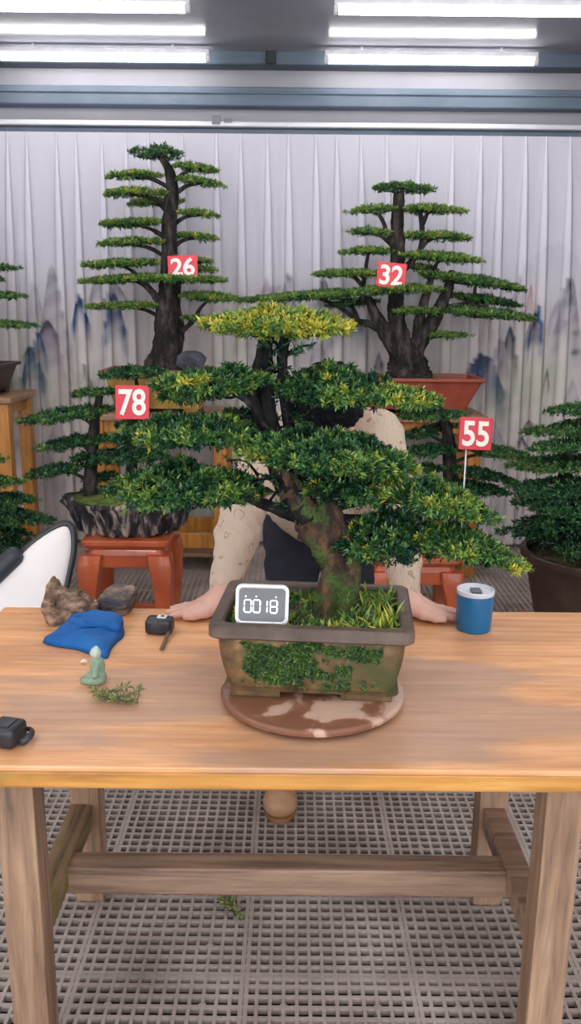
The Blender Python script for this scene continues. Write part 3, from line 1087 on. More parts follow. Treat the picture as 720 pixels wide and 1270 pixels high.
def rect_pot(parent, c, rot, hx, hy, h, mat, rimmat, rim_h=0.02, taper=0.82, foot=0.015, rim_out=0.02, wall=0.02, soil=None, bulge=0.0, lip=0.0, fw=0.36):
    R_ = np.array(Matrix.Rotation(rot, 3, 'Z'))
    X = lambda r: np.asarray(r) @ R_.T + c
    m_ = MB()
    z0, z1 = foot, h - rim_h
    rings = [X(rring(hx * taper * 0.97, hy * taper * 0.97, z0))]
    for t in np.linspace(0, 1, 9):
        q = taper + (1 - taper) * t + bulge * math.sin(PI * t)
        rings.append(X(rring(hx * q - rim_out, hy * q - rim_out, z0 + 0.004 + (z1 - z0 - 0.004) * t)))
    m_.loft(rings, cap=(True, False))
    m_.build('pot', mat, parent, 'auto')
    m_ = MB()
    m_.loft([X(rring(hx - rim_out - 0.002, hy - rim_out - 0.002, z1 - 0.001)), X(rring(hx - 0.004, hy - 0.004, z1)), X(rring(hx, hy, z1 + 0.004)), X(rring(hx, hy, h - 0.004)), X(rring(hx - 0.004, hy - 0.004, h)),
             X(rring(hx - wall, hy - wall, h)), X(rring(hx - wall - 0.004, hy - wall - 0.004, h - 0.004)), X(rring(hx - wall - 0.008, hy - wall - 0.008, h - rim_h - 0.03))], cap=(False, False))
    m_.build('rim', rimmat, parent, 'auto')
    for sx in (-1, 1):
        for sy in (-1, 1):
            m_ = MB()
            fx, fy = hx * taper - rim_out, hy * taper - rim_out
            m_.rbox(X([[sx * fx * (0.985 - fw / 2), sy * fy * 0.78, foot / 2 + 0.002]])[0], (fx * fw, fy * 0.4, foot + 0.004), 0.004, 2, rz=rot)
            m_.build('foot', mat, parent)
    m_ = MB()
    n = 14
    zs = (soil if soil is not None else h - 0.03)
    g = []
    for i in range(n + 1):
        for j in range(n + 1):
            u, w = 2 * i / n - 1, 2 * j / n - 1
            g.append((u * (hx - wall - 0.006), w * (hy - wall - 0.006), zs + 0.02 * (1 - u * u) * (1 - w * w) + rng.normal(0, 0.002)))
    fs = [(i * (n + 1) + j, (i + 1) * (n + 1) + j, (i + 1) * (n + 1) + j + 1, i * (n + 1) + j + 1) for i in range(n) for j in range(n)]
    m_.add(X(g), fs)
    m_.build('soil', M['soil'] if lip == 0 else M['moss'], parent, True)
    return X


main = empty('potted_bonsai', PC)
tag(main, 'large potted bonsai in mossy rectangular clay pot on the turntable, yellowish crown', 'bonsai')
HX, HY, HP = 0.204, 0.150, 0.163
Xf = rect_pot(main, PC, YAW, HX, HY, HP, M['mossy_clay'], M['pot_rim'], 0.028, 0.90, 0.02, 0.016, 0.024, soil=HP - 0.03, bulge=0.02, fw=0.62)
# arched skirt between the front feet
# moss crust and small leaves on the pot's front face
mp_ = []
while len(mp_) < 1700:
    u, w = rng.uniform(-1, 1), rng.uniform(0, 1)
    k = math.sin(u * 5 + 1) * 0.3 + math.sin(w * 9 + u * 7) * 0.3
    if u < 0.14 + 0.10 * math.sin(w * 8) + 0.08 * math.sin(w * 23 + 1) + rng.normal(0, 0.05) and u > -0.82 + 0.05 * math.sin(w * 11) + abs(rng.normal(0, 0.05)) and 0.22 + k * 0.14 + rng.normal(0, 0.05) < w < 0.90 + k * 0.08 and rng.uniform() < 0.55 + 0.45 * math.sin(u * 17 + w * 5) * math.sin(w * 13 - u * 6):
        mp_.append((u, w))
    elif u >= 0.2 and rng.uniform() < 0.25 and (0.66 + k * 0.1 < w < 0.9 and u < 0.85 or (abs(u - 0.42) < 0.09 and 0.30 < w < 0.52)):
        mp_.append((u, w))
    elif rng.uniform() < 0.05 and w < 0.2 and abs(u) < 0.9:
        mp_.append((u, w))
mp_ = np.array(mp_)
tq = mp_[:, 1]
q = 0.90 + 0.10 * tq + 0.02 * np.sin(PI * tq)
ptsl = np.stack([mp_[:, 0] * (HX * q - 0.016 - 0.02), -(HY * q - 0.016) - 0.001, 0.024 + (HP - 0.028 - 0.024) * tq], 1)
Nl = np.tile([[0, -1.0, 0.35]], (len(ptsl), 1)) + rng.normal(0, 0.35, (len(ptsl), 3))
V, F, t = tufts(Xf(ptsl), Nl @ Rz.T, 0.0065, 6, 0.26 + 0.14 * fbm(ptsl, 60), 0.55, 1.3)
o = link_mesh('moss', V, F, [M['leaf']], main, False, tint=t * 0.75 + 0.25 * np.array([0.10, 0.10, 0.02]))
o['label'] = 'green moss crust on the front of the pot'
# weeds growing in the pot
W_ = []
for k in range(520):
    u, w = rng.uniform(-1, 1), rng.uniform(-1, 1)
    W_.append((u * (HX - 0.035), w * (HY - 0.035), HP - 0.022))
W_ = np.array(W_)
Nw = rng.normal(0, 0.5, (len(W_), 3)) + [0, 0, 1]
V1, F1, t1 = tufts(Xf(W_), Nw, 0.017, 10, 0.50 + 0.22 * fbm(W_, 25), 0.34, 1.3)
W2 = W_[rng.integers(0, len(W_), 190)] + rng.normal(0, 0.006, (190, 3)) * [1, 1, 0]
W2 = W2[np.argsort(-W2[:, 0])]
W2[:, 2] = HP - 0.012
V2, F2, t2 = tufts(Xf(W2[:60]), rng.normal(0, 0.6, (60, 3)) + [0, 0, 1], 0.032, 5, 0.62, 0.12, 1.2)
o = link_mesh('weeds', np.vstack([V1, V2]), np.vstack([F1, F2 + len(V1)]), [M['leaf']], main, False, tint=np.vstack([t1, t2]))
o['kind'] = 'stuff'
YM = 1.72
trunks = [
    [(416, 790, 0.062), (418, 770, 0.044), (424, 735, 0.037), (424, 705, 0.041), (410, 672, 0.047), (390, 645, 0.041), (374, 624, 0.034), (361, 606, 0.0265), (347, 580, 0.0215), (338, 548, 0.019), (335, 530, 0.016)],
    [(376, 628, 0.022, 0.01), (366, 585, 0.016, 0.02), (360, 540, 0.012, 0.02), (352, 490, 0.011, 0.01), (350, 450, 0.010, 0), (354, 425, 0.008, 0), (362, 405, 0.005, 0)],
    [(426, 700, 0.030, -0.01), (424, 668, 0.026, -0.012), (412, 640, 0.021, -0.01), (400, 612, 0.016, -0.01), (398, 585, 0.012, 0), (410, 560, 0.008, 0.02)],
    [(335, 545, 0.012, -0.01), (318, 510, 0.010, -0.02), (312, 480, 0.009, -0.02), (322, 440, 0.007, -0.01), (324, 415, 0.005, 0)],
    [(404, 775, 0.03, -0.01), (396, 790, 0.022, -0.05), (382, 800, 0.012, -0.08)],
    [(432, 770, 0.026, -0.01), (446, 790, 0.018, -0.05), (452, 798, 0.01, -0.07)],
    [(416, 690, 0.014, -0.02), (408, 720, 0.020, -0.028), (403, 750, 0.021, -0.034), (396, 785, 0.014, -0.06), (386, 800, 0.008, -0.09)],
    [(380, 640, 0.018, -0.01), (345, 632, 0.012, -0.01), (318, 622, 0.009, 0)],
]
pads_main = [
    (252, 402, 446, 406, 43.92, 0, 0.65),
    (196, 490, 332, 468, 46.7, -0.04, 0.25),
    (186, 478, 262, 470, 19.14, -0.07, 0.43),
    (336, 480, 496, 488, 61, 0.02, 0.23),
    (440, 488, 545, 498, 29.28, -0.02, 0.51),
    (150, 540, 326, 535, 48.82, -0.02, 0.23),
    (250, 530, 345, 520, 31.84, 0.06, 0.15),
    (300, 555, 508, 572, 65.88, -0.08, 0.27),
    (420, 575, 520, 582, 31.72, -0.1, 0.55),
    (128, 606, 322, 604, 65.81, -0.03, 0.27),
    (230, 615, 330, 610, 42.46, 0.03, 0.17),
    (372, 600, 520, 605, 75.64, 0, 0.23),
    (470, 603, 615, 640, 51.24, -0.04, 0.39),
    (412, 672, 560, 668, 80.52, -0.02, 0.17),
    (510, 668, 632, 690, 48.8, -0.05, 0.37),
    (600, 690, 656, 706, 17.6, -0.06, 0.53),
]
grow(main, YM, trunks[:1] + trunks[2:3] + trunks[4:7], [], 0.0145, 10, 0.0075, 0.24, M['bark_main'], sides=18, noise=0.24)
stems = [[(385, 640, 0.038), (374, 624, 0.032), (362, 610, 0.0255), (345, 575, 0.0205), (335, 530, 0.018), (330, 485, 0.016), (328, 445, 0.014), (334, 410, 0.009)]] + trunks[1:2] + trunks[3:4] + trunks[7:]
paths = []
for st in stems:
    mb = MB()
    P = np.array([atY(k_[0], k_[1], YM + (k_[3] if len(k_) > 3 else 0)) for k_ in st])
    C = catmull(P, 7)
    mb.tube(C, np.interp(np.linspace(0, len(st) - 1, len(C)), range(len(st)), [k_[2] for k_ in st]) * 1.05, 12, 0.26)
    mb.build('stem', M['bark_dark'], main, True)
    paths.append(C)
for sp in pads_main:
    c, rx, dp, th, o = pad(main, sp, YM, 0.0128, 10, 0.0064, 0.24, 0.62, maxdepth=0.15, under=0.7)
    branch(main, nearest_on(paths, c, 0.045), c, rx, dp, th, 0.009, M['bark_dark'], 6)
# dark twigs hung with small leaves around the stems
tw = MB()
Lp, Ln = [], []
for k in range(46):
    s0 = atY(rng.uniform(312, 372), rng.uniform(430, 640), YM + rng.uniform(-0.03, 0.04))
    d = np.array([rng.normal(0, 1), rng.normal(0, 0.7), rng.normal(0.2, 0.5)])
    d /= np.linalg.norm(d)
    e = s0 + d * rng.uniform(0.03, 0.075)
    tw.tube(catmull([s0, (s0 + e) / 2 + rng.normal(0, 0.006, 3), e], 3), np.linspace(0.0035, 0.0015, 7), 5, 0.2)
    for u in np.linspace(0.35, 1, 5):
        Lp.append(s0 + (e - s0) * u)
        Ln.append(d + rng.normal(0, 0.5, 3))
tw.build('twigs', M['bark_dark'], main, True)
V, F, t = tufts(np.array(Lp), np.array(Ln), 0.013, 7, 0.05, 0.32)
link_mesh('inner_foliage', V, F, [M['leaf']], main, False, tint=t)

# ------------------------------------------------------------------ clock standing in the pot
ck_c = Xf([[-0.098, -0.108, HP - 0.012]])[0]
P_ = atY(324, 774, ck_c[1])
ck = empty('digital_clock', (P_[0], ck_c[1], P_[2]))
tag(ck, 'small white framed digital clock with glowing digits propped in the mossy pot', 'clock')
cw, ch = 66 * mpp(324, 750, ck_c[1]), 50 * mpp(324, 750, ck_c[1])
Rk = np.array(Matrix.Rotation(math.radians(1.5), 3, 'Y') @ Matrix.Rotation(math.radians(-10), 3, 'X'))
O_ = np.array(ck.location)
CX = lambda q: np.asarray(q, float) @ Rk.T + O_


def sq(hx, hz, r, y, cz):
    q = rring(hx, hz, 0, r, 6)
    return np.stack([q[:, 0], np.full(len(q), y), q[:, 1] + cz], 1)


cz = ch / 2
mb = MB()
mb.loft([CX(sq(cw / 2 - 0.007, ch / 2 - 0.007, 0.008, -0.0075, cz)), CX(sq(cw / 2 - 0.004, ch / 2 - 0.004, 0.011, -0.011, cz)), CX(sq(cw / 2, ch / 2, 0.013, -0.008, cz)), CX(sq(cw / 2, ch / 2, 0.013, 0.006, cz)), CX(sq(cw / 2 - 0.004, ch / 2 - 0.004, 0.011, 0.010, cz))], cap=(False, True))
mb.build('frame', M['white_plastic'], ck, 'auto')
mb = MB()
mb.loft([CX(sq(cw / 2 - 0.0065, ch / 2 - 0.0065, 0.008, -0.0045, cz)), CX(sq(cw / 2 - 0.0065, ch / 2 - 0.0065, 0.008, -0.0078, cz))])
mb.build('screen', M['screen'], ck)
SEG = {'0': 'abcdef', '1': 'bc', '8': 'abcdefg'}
dw, dh, tk = 0.0135, 0.025, 0.0022
mb = MB()


def seg_digit(chh, x):
    z0 = cz - 0.003
    pos = {'a': (0, dh / 2, 1), 'd': (0, -dh / 2, 1), 'g': (0, 0, 1), 'b': (dw / 2, dh / 4, 0), 'c': (dw / 2, -dh / 4, 0), 'e': (-dw / 2, -dh / 4, 0), 'f': (-dw / 2, dh / 4, 0)}
    for s in SEG[chh]:
        dx, dz, hor = pos[s]
        L = (dw - 0.0016) / 2 if hor else (dh / 2 - 0.0016) / 2
        h_ = tk / 2
        pr = [(-L, 0), (-L + h_, h_), (L - h_, h_), (L, 0), (L - h_, -h_), (-L + h_, -h_)]
        pr = [(a, b) if hor else (b, a) for a, b in pr]
        r0 = np.array([[x + dx + a, -0.0079, z0 + dz + b] for a, b in pr])
        r1 = r0 + [0, -0.0007, 0]
        mb.loft([CX(r0), CX(r1)])


for chh, x in (('0', -0.0285), ('0', -0.0105), ('1', 0.0035), ('8', 0.0235)):
    seg_digit(chh, x)
for x in (-0.033, -0.012, 0.0275):
    q = CX([[x, -0.0083, cz + 0.0165]])[0]
    mb.rbox(q, (0.0022, 0.0008, 0.0028), 0.0003, 1)
mb.build('digits', M['seg'], ck)['label'] = 'glowing white digits'
mb = MB()
mb.rbox(CX([[0, 0.012, 0.006]])[0], (0.04, 0.02, 0.006), 0.002)
mb.build('foot', M['white_plastic'], ck)


# ------------------------------------------------------------------ number signs
def sign(num, box, Y, tilt, label, stick=None, wire=None):
    x0, y0, x1, y1 = box
    c = atY((x0 + x1) / 2, (y0 + y1) / 2, Y)
    s = mpp((x0 + x1) / 2, (y0 + y1) / 2, Y)
    w, h = (x1 - x0) * s, (y1 - y0) * s
    o = empty('number_sign', c - np.array([0, 0, h / 2]))
    tag(o, label, 'sign', 'red number signs')
    R_ = np.array(Matrix.Rotation(math.radians(tilt), 3, 'Y') @ Matrix.Rotation(math.radians(-8), 3, 'X'))
    m_ = MB()
    m_.rbox(c, (w, 0.006, h), 0.0025, 2, R=R_)
    m_.build('plate', M['red_plate'], o)
    fc = bpy.data.curves.new('digits', 'FONT')
    fc.body = num
    fc.size = h * 1.02
    fc.offset = h * 0.022
    fc.extrude = 0.0012
    fc.align_x = 'CENTER'
    fc.align_y = 'CENTER'
    fc.space_character = 0.98
    tmp = bpy.data.objects.new('tmp', fc)
    COL.objects.link(tmp)
    dg = bpy.context.evaluated_depsgraph_get()
    me = bpy.data.meshes.new_from_object(tmp.evaluated_get(dg))
    V_ = np.array([v.co[:] for v in me.vertices])
    F_ = [list(p.vertices) for p in me.polygons]
    bpy.data.objects.remove(tmp)
    bpy.data.meshes.remove(me)
    cx = (V_[:, 0].max() + V_[:, 0].min()) / 2
    cy = (V_[:, 1].max() + V_[:, 1].min()) / 2
    hs = 0.78 * h / (V_[:, 1].max() - V_[:, 1].min())
    wsx = 0.80 * w / (V_[:, 0].max() - V_[:, 0].min())
    L = np.stack([(V_[:, 0] - cx) * wsx, -0.0042 - V_[:, 2], (V_[:, 1] - cy) * hs], 1) @ R_.T + c
    m_ = MB()
    m_.add(L, F_)
    m_.build('digits', M['digit'], o)['label'] = 'cream raised digits ' + num
    m_ = MB()
    if stick:
        b = atY(stick[0], stick[1], Y + 0.01)
        m_.tube([np.array([b[0], Y + 0.01, c[2] + h * 0.3]), b], 0.004, 8)
        m_.build('stick', M['white_plastic'], o, True)
    else:
        e = atY(wire[0], wire[1], Y + wire[2])
        top = c + R_ @ np.array([0, 0.002, h * 0.44])
        m_.tube(catmull([top, (top + e) / 2 + [0, 0, 0.015], e], 5), 0.0018, 6)
        m_.build('wire', M['dark_grey'], o, True)
    return o


# ------------------------------------------------------------------ background trees
def bonsai(name, loc, label):
    t = empty(name, loc)
    return tag(t, label, 'bonsai')


# number 26
Y26 = 5.02
z26 = zt(514, 4.86)                                   # stand top


def stand(cx, cy, w, d, ztop, label, name='plant_stand', legw=0.075, rail=True):
    t = empty(name, (cx, cy, 0))
    tag(t, label, 'plant stand')
    m_ = MB()
    m_.rbox((cx, cy, ztop - 0.0175), (w, d, 0.035), 0.006)
    m_.build('stand_top', M['stand_top'], t)
    m_ = MB()
    for sy in (-1, 1):
        m_.rbox((cx, cy + sy * (d / 2 - 0.06), ztop - 0.07), (w - 0.14, 0.03, 0.07), 0.004)
    for sx in (-1, 1):
        m_.rbox((cx + sx * (w / 2 - 0.06), cy, ztop - 0.07), (0.03, d - 0.14, 0.07), 0.004)
    m_.build('apron', M['stand_wood'], t)
    for sx in (-1, 1):
        for sy in (-1, 1):
            m_ = MB()
            m_.rbox((cx + sx * (w / 2 - 0.06), cy + sy * (d / 2 - 0.055), (ztop - 0.035) / 2), (legw, legw, ztop - 0.036), 0.008)
            m_.build('leg', M['stand_wood'], t)
    for sy in (-1, 1):
        m_ = MB()
        m_.rbox((cx, cy + sy * (d / 2 - 0.06), 0.20), (w - 0.16, 0.035, 0.09), 0.006)
        m_.build('rail', M['stand_wood'], t)
    m_ = MB()
    m_.rbox((cx, cy, 0.10), (w - 0.15, d - 0.16, 0.022), 0.004)
    m_.build('shelf', M['stand_top'], t)
    return t


xa, xb = atY(110, 600, 4.80)[0], atY(286, 600, 4.80)[0]
stand((xa + xb) / 2, 5.02, xb - xa, 0.50, z26, 'tall amber wooden stand under the ochre pot of the tallest tree')
px26 = atY(198, 480, Y26)
t26 = bonsai('potted_bonsai', (px26[0], Y26, z26), 'tall tiered bonsai bearing number 26 in an ochre pot on the wooden stand')
hx26 = 68 * mpp(198, 465, 4.85)
rect_pot(t26, np.array([px26[0], Y26, z26]), 0, hx26, 0.19, zt(461, 4.85) - z26, M['yellowpot'], M['terracotta'], 0.02, 0.84, 0.025, 0.02, 0.025, lip=1)
tr26 = [[(204, 470, 0.15), (205, 455, 0.115), (206, 435, 0.085), (206, 410, 0.068), (208, 380, 0.062), (209, 350, 0.052), (210, 310, 0.045), (211, 270, 0.040), (213, 235, 0.034), (210, 212, 0.026), (200, 196, 0.015)],
        [(200, 455, 0.06, -0.02), (184, 460, 0.035, -0.05), (174, 465, 0.016, -0.06)], [(216, 455, 0.06, -0.01), (226, 450, 0.03, -0.04), (234, 462, 0.014, -0.05)],
        [(214, 440, 0.05, 0.02), (222, 410, 0.03, 0.03), (219, 380, 0.024, 0.03), (221, 350, 0.016, 0.03)], [(205, 385, 0.03), (193, 368, 0.022), (180, 352, 0.014)],
        [(224, 412, 0.016, -0.01), (238, 400, 0.012, -0.02)]]
pd26 = [(160, 190, 230, 192, 21, 0, 0.22), (129, 219, 202, 218, 10, 0.03), (212, 206, 274, 213, 12, 0), (216, 222, 279, 231, 11, -0.05), (126, 241, 206, 239, 13, -0.03), (156, 253, 226, 250, 9, 0.1),
        (121, 279, 206, 276, 10, 0), (217, 263, 274, 269, 10, 0.02), (118, 303, 202, 300, 11, -0.04), (214, 292, 273, 297, 10, 0.05), (99, 330, 197, 326, 11, -0.02), (228, 322, 268, 326, 8, 0.03), (222, 332, 272, 337, 10, 0.05),
        (103, 350, 216, 344, 11, 0.04), (165, 346, 285, 348, 10, -0.06), (109, 381, 200, 379, 9, 0), (219, 367, 300, 372, 14, 0.0), (222, 396, 262, 394, 9, 0)]
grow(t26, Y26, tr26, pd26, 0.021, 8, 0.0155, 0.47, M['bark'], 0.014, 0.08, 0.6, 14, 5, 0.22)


def rock(center, size, mat, name, parent=None, seed=1, cuts=9, sub=4, R=None, rough=0.06):
    g = np.random.default_rng(seed)
    bm = bmesh.new()
    bmesh.ops.create_icosphere(bm, subdivisions=sub, radius=1)
    V_ = np.array([v.co[:] for v in bm.verts])
    F_ = np.array([[v.index for v in f.verts] for f in bm.faces])
    bm.free()
    for _ in range(cuts):
        n = g.normal(0, 1, 3)
        n /= np.linalg.norm(n)
        d = g.uniform(0.52, 0.85)
        e = np.maximum(V_ @ n - d, 0)
        V_ = V_ - np.outer(e * 0.92, n)
    V_ = V_ * (1 + rough * fbm(V_, 5)[:, None] + rough * 0.6 * fbm(V_ + 2, 13)[:, None] + rough * 0.4 * fbm(V_ + 5, 27)[:, None])
    V_ = V_ * np.asarray(size)
    if R is not None:
        V_ = V_ @ np.asarray(R).T
    V_[:, 2] = np.maximum(V_[:, 2], -np.asarray(size)[2] * 0.6)
    V_[:, 2] -= V_[:, 2].min()
    return link_mesh(name, V_ + np.asarray(center), F_, [mat], parent, 'auto')


c = atY(238, 462, 4.93)
o = rock(c - [0, 0, 0.012], (0.10, 0.06, 0.085), M['rock3'], 'viewing_stone', None, 5, 8)
tag(o, 'dark jagged viewing stone lying in the ochre pot at the foot of tree 26', 'stone')
sign('26', (208, 317, 245, 345), 4.90, -3, 'red number sign reading 26 hung on the tallest tree', wire=(211, 320, 0.09))

# number 32
Y32 = 5.02
z32 = zt(512, 4.86)
xa, xb = atY(432, 600, 4.80)[0], atY(598, 600, 4.80)[0]
stand((xa + xb) / 2, 5.02, xb - xa, 0.52, z32, 'tall amber wooden stand under the reddish rectangular pot')
p32 = atY(514, 490, Y32)
t32 = bonsai('potted_bonsai', (p32[0], Y32, z32), 'broad tiered bonsai bearing number 32 in a reddish rectangular pot')
hx32 = 82 * mpp(514, 470, 4.82)
rect_pot(t32, np.array([p32[0], Y32, z32]), 0, hx32, 0.21, zt(468, 4.82) - z32, M['terracotta'], M['terracotta'], 0.02, 0.80, 0.028, 0.018, 0.025, lip=1)
tr32 = [[(505, 470, 0.15), (504, 455, 0.115), (502, 440, 0.095), (496, 425, 0.062), (492, 400, 0.05), (491, 370, 0.044), (492, 340, 0.04), (493, 300, 0.038), (493, 265, 0.034), (494, 240, 0.03)],
        [(498, 445, 0.06), (480, 415, 0.045), (468, 395, 0.035), (458, 375, 0.024), (450, 355, 0.014)], [(508, 445, 0.07), (522, 420, 0.05), (538, 395, 0.042), (550, 372, 0.034), (558, 350, 0.026), (560, 335, 0.014)],
        [(520, 420, 0.045), (520, 395, 0.03), (530, 360, 0.022), (538, 335, 0.014)], [(494, 340, 0.02), (510, 325, 0.018), (522, 305, 0.016), (522, 270, 0.014), (516, 255, 0.01)],
        [(478, 412, 0.03), (460, 402, 0.022), (444, 398, 0.012)], [(545, 385, 0.024), (575, 378, 0.014), (600, 380, 0.008)], [(495, 330, 0.018), (485, 300, 0.014), (480, 290, 0.01)], [(495, 455, 0.05, -0.03), (486, 466, 0.03, -0.05)], [(514, 455, 0.05, -0.03), (524, 468, 0.03, -0.05)]]
pd32 = [(461, 233, 542, 236, 15, 0, 0.30), (430, 263, 500, 259, 11, 0), (492, 260, 577, 262, 13, 0.0), (430, 287, 492, 291, 11, 0.0), (495, 292, 586, 296, 12, 0.02), (419, 313, 495, 312, 10, 0), (494, 316, 596, 324, 14, -0.02),
        (384, 341, 476, 340, 11, -0.02), (524, 340, 655, 360, 15, 0, 0.36), (500, 330, 545, 335, 9, 0.06), (300, 373, 480, 362, 12, 0.0, 0.38), (440, 360, 552, 359, 13, -0.06), (398, 380, 470, 374, 8, 0.06, 0.2), (556, 367, 648, 380, 13, 0.05, 0.2), (482, 386, 548, 388, 10, -0.05),
        (540, 384, 668, 396, 14, -0.02, 0.36), (434, 402, 486, 404, 9, 0.05, 0.1), (520, 415, 584, 417, 8, 0.0)]
grow(t32, Y32, tr32, pd32, 0.021, 8, 0.0155, 0.47, M['bark'], 0.014, 0.08, 0.55, 14, 5, 0.22)
sign('32', (467, 326, 503, 357), 4.88, 5, 'red number sign reading 32 hung slightly askew on the broad tree', wire=(492, 330, 0.10))


# red lacquer stools
def stool(cx, cy, w, d, h, label):
    t = empty('plant_stool', (cx, cy, 0))
    tag(t, label, 'stool')
    m_ = MB()
    X = lambda r: np.asarray(r) + [cx, cy, 0]
    m_.loft([X(rring(w / 2 - 0.02, d / 2 - 0.02, h - 0.075, 0.03)), X(rring(w / 2 - 0.03, d / 2 - 0.03, h - 0.05, 0.03)), X(rring(w / 2 - 0.012, d / 2 - 0.012, h - 0.035, 0.03)), X(rring(w / 2, d / 2, h - 0.024, 0.03)), X(rring(w / 2, d / 2, h - 0.006, 0.03)), X(rring(w / 2 - 0.006, d / 2 - 0.006, h, 0.03))])
    m_.build('seat', M['red_stool'], t, 'auto')
    m_ = MB()
    for sy in (-1, 1):
        m_.rbox((cx, cy + sy * (d / 2 - 0.045), h - 0.105), (w - 0.12, 0.035, 0.07), 0.008)
    for sx in (-1, 1):
        m_.rbox((cx + sx * (w / 2 - 0.045), cy, h - 0.105), (0.035, d - 0.12, 0.07), 0.008)
    m_.build('apron', M['red_stool'], t)
    for sx in (-1, 1):
        for sy in (-1, 1):
            m_ = MB()
            prof = [(h - 0.07, 0.045, 0.052), (h - 0.13, 0.035, 0.054), (h * 0.5, 0.027, 0.042), (0.09, 0.030, 0.034), (0.03, 0.045, 0.030), (0.0, 0.055, 0.032)]
            rings = []
            for z, inset, hw in prof[::-1]:
                q = rring(hw, hw, z, 0.012, 3)
                rings.append(q + [cx + sx * (w / 2 - inset - 0.0), cy + sy * (d / 2 - inset), 0])
            m_.loft(rings)
            m_.build('leg', M['red_stool'], t, 'auto')
    for sy in (-1, 1):
        m_ = MB()
        m_.rbox((cx, cy + sy * (d / 2 - 0.045), 0.05), (w - 0.12, 0.03, 0.03), 0.005)
        m_.build('stretcher', M['red_stool'], t)
    return t


YS = 3.95
zs = zt(672, YS - 0.18)
x78a, x78b = atY(101, 690, YS - 0.18)[0], atY(209, 690, YS - 0.18)[0]
stool((x78a + x78b) / 2, YS, x78b - x78a, 0.40, zs, 'red lacquered stool under the gnarled bark-like pot')
t78x = atY(160, 645, YS)[0]
t78 = bonsai('potted_bonsai', (t78x, YS, zs), 'bonsai with number 78 in a rugged bark-textured oval pot on the red stool')
ht78 = zt(628, YS - 0.2) - zs
hx78, hy78 = 82 * mpp(160, 640, YS - 0.1), 0.21
sides = 96
a = np.linspace(0, 2 * PI, sides, endpoint=False)
lump = 0.05 * np.sin(7 * a + 1) + 0.05 * np.sin(13 * a + 2) + 0.05 * np.sin(23 * a) + 0.03 * np.sin(37 * a + 0.5)
rings = []
for t, s in [(0, 0.66), (0.1, 0.76), (0.3, 0.80), (0.55, 0.86), (0.78, 0.92), (0.92, 0.99), (1.0, 0.98), (1.0, 0.93), (0.85, 0.88)]:
    rr = s * (1 + lump * (1.0 if t < 0.93 else 0.5) + rng.normal(0, 0.012, sides))
    zv = ht78 * t + (0.018 * np.sin(5 * a + 2) + 0.012 * np.sin(9 * a)) * (t > 0.7)
    rings.append(np.stack([t78x + hx78 * rr * np.cos(a), YS + hy78 * rr * np.sin(a), zs + np.maximum(zv, 0)], 1))
mb = MB()
mb.loft(rings, cap=(True, False))
mb.build('pot', M['barkpot'], t78, 'auto')
mb = MB()
mb.loft([np.stack([t78x + hx78 * k * np.cos(a), YS + hy78 * k * np.sin(a), np.full(sides, zs + ht78 * 0.90 + 0.03 * (1 - k * k))], 1) for k in (0.9, 0.6, 0.3, 0.05)], cap=(False, True))
mb.build('soil', M['moss'], t78, True)
tr78 = [[(112, 632, 0.042), (112, 610, 0.034), (113, 580, 0.030), (115, 550, 0.026), (118, 520, 0.022), (124, 490, 0.014)], [(160, 632, 0.04, 0.03), (162, 600, 0.03, 0.03), (164, 560, 0.024, 0.03), (166, 520, 0.02, 0.03), (170, 480, 0.014, 0.03)]]
pd78 = [(26, 523, 142, 508, 20, 0, 0.22), (45, 556, 142, 543, 17, 0.02, 0.16), (90, 567, 212, 566, 20, 0.0, 0.10), (30, 590, 112, 578, 18, -0.03, 0.12), (86, 490, 150, 486, 10, 0, 0.25), (140, 528, 240, 522, 18, 0.05, 0.12), (120, 466, 210, 462, 18, 0.0, 0.16), (100, 596, 150, 590, 10, 0.05, 0.12), (140, 548, 225, 545, 16, 0.1, 0.12)]
grow(t78, YS, tr78, pd78, 0.020, 8, 0.0135, 0.16, M['bark'], 0.010, 0.05, 0.6, 12, 5, 0.2)
sign('78', (143, 478, 185, 520), YS - 0.16, 0, 'red number sign reading 78 above the bark-textured pot', wire=(166, 500, 0.18))

x55a, x55b = atY(458, 700, YS - 0.12)[0], atY(572, 700, YS - 0.12)[0]
zs55 = zt(690, YS - 0.12)
Y55 = YS + 0.06
stool((x55a + x55b) / 2, Y55, x55b - x55a, 0.40, zs55, 'red lacquered stool under tree 55, behind the blue cup')
x55 = (x55a + x55b) / 2 + 0.03
t55 = bonsai('potted_bonsai', (x55, Y55, zs55), 'dark tiered bonsai with number 55 on the stool behind the blue cup')
rect_pot(t55, np.array([x55, Y55, zs55]), 0, 0.24, 0.17, 0.13, M['brownpot'], M['brownpot'], 0.018, 0.84, 0.018, 0.014, 0.02, lip=1)
tr55 = [[(560, 665, 0.05), (560, 640, 0.038), (558, 610, 0.036), (557, 575, 0.034), (556, 545, 0.03), (548, 515, 0.02), (540, 500, 0.012)], [(548, 665, 0.014, -0.06), (552, 640, 0.012, -0.05), (545, 600, 0.010, -0.03)], [(570, 665, 0.014, -0.05), (577, 640, 0.010, -0.05), (586, 610, 0.008, -0.03)], [(540, 640, 0.012, 0), (534, 600, 0.010, 0)]]
pd55 = [(490, 507, 552, 503, 13, 0, 0.30), (492, 518, 580, 514, 13, 0.0, 0.22), (490, 541, 545, 538, 14, 0, 0.12), (490, 563, 578, 556, 16, 0.0, 0.14), (570, 553, 672, 572, 16, -0.04, 0.28), (552, 580, 638, 597, 14, -0.06, 0.10), (532, 600, 632, 611, 16, -0.08, 0.10), (500, 585, 552, 580, 14, 0.04, 0.22), (540, 632, 600, 630, 14, -0.06, 0.4), (515, 535, 570, 530, 13, 0.05, 0.12)]
grow(t55, Y55, tr55, pd55, 0.019, 8, 0.0135, 0.16, M['bark'], 0.010, 0.05, 0.6, 12, 5, 0.2)
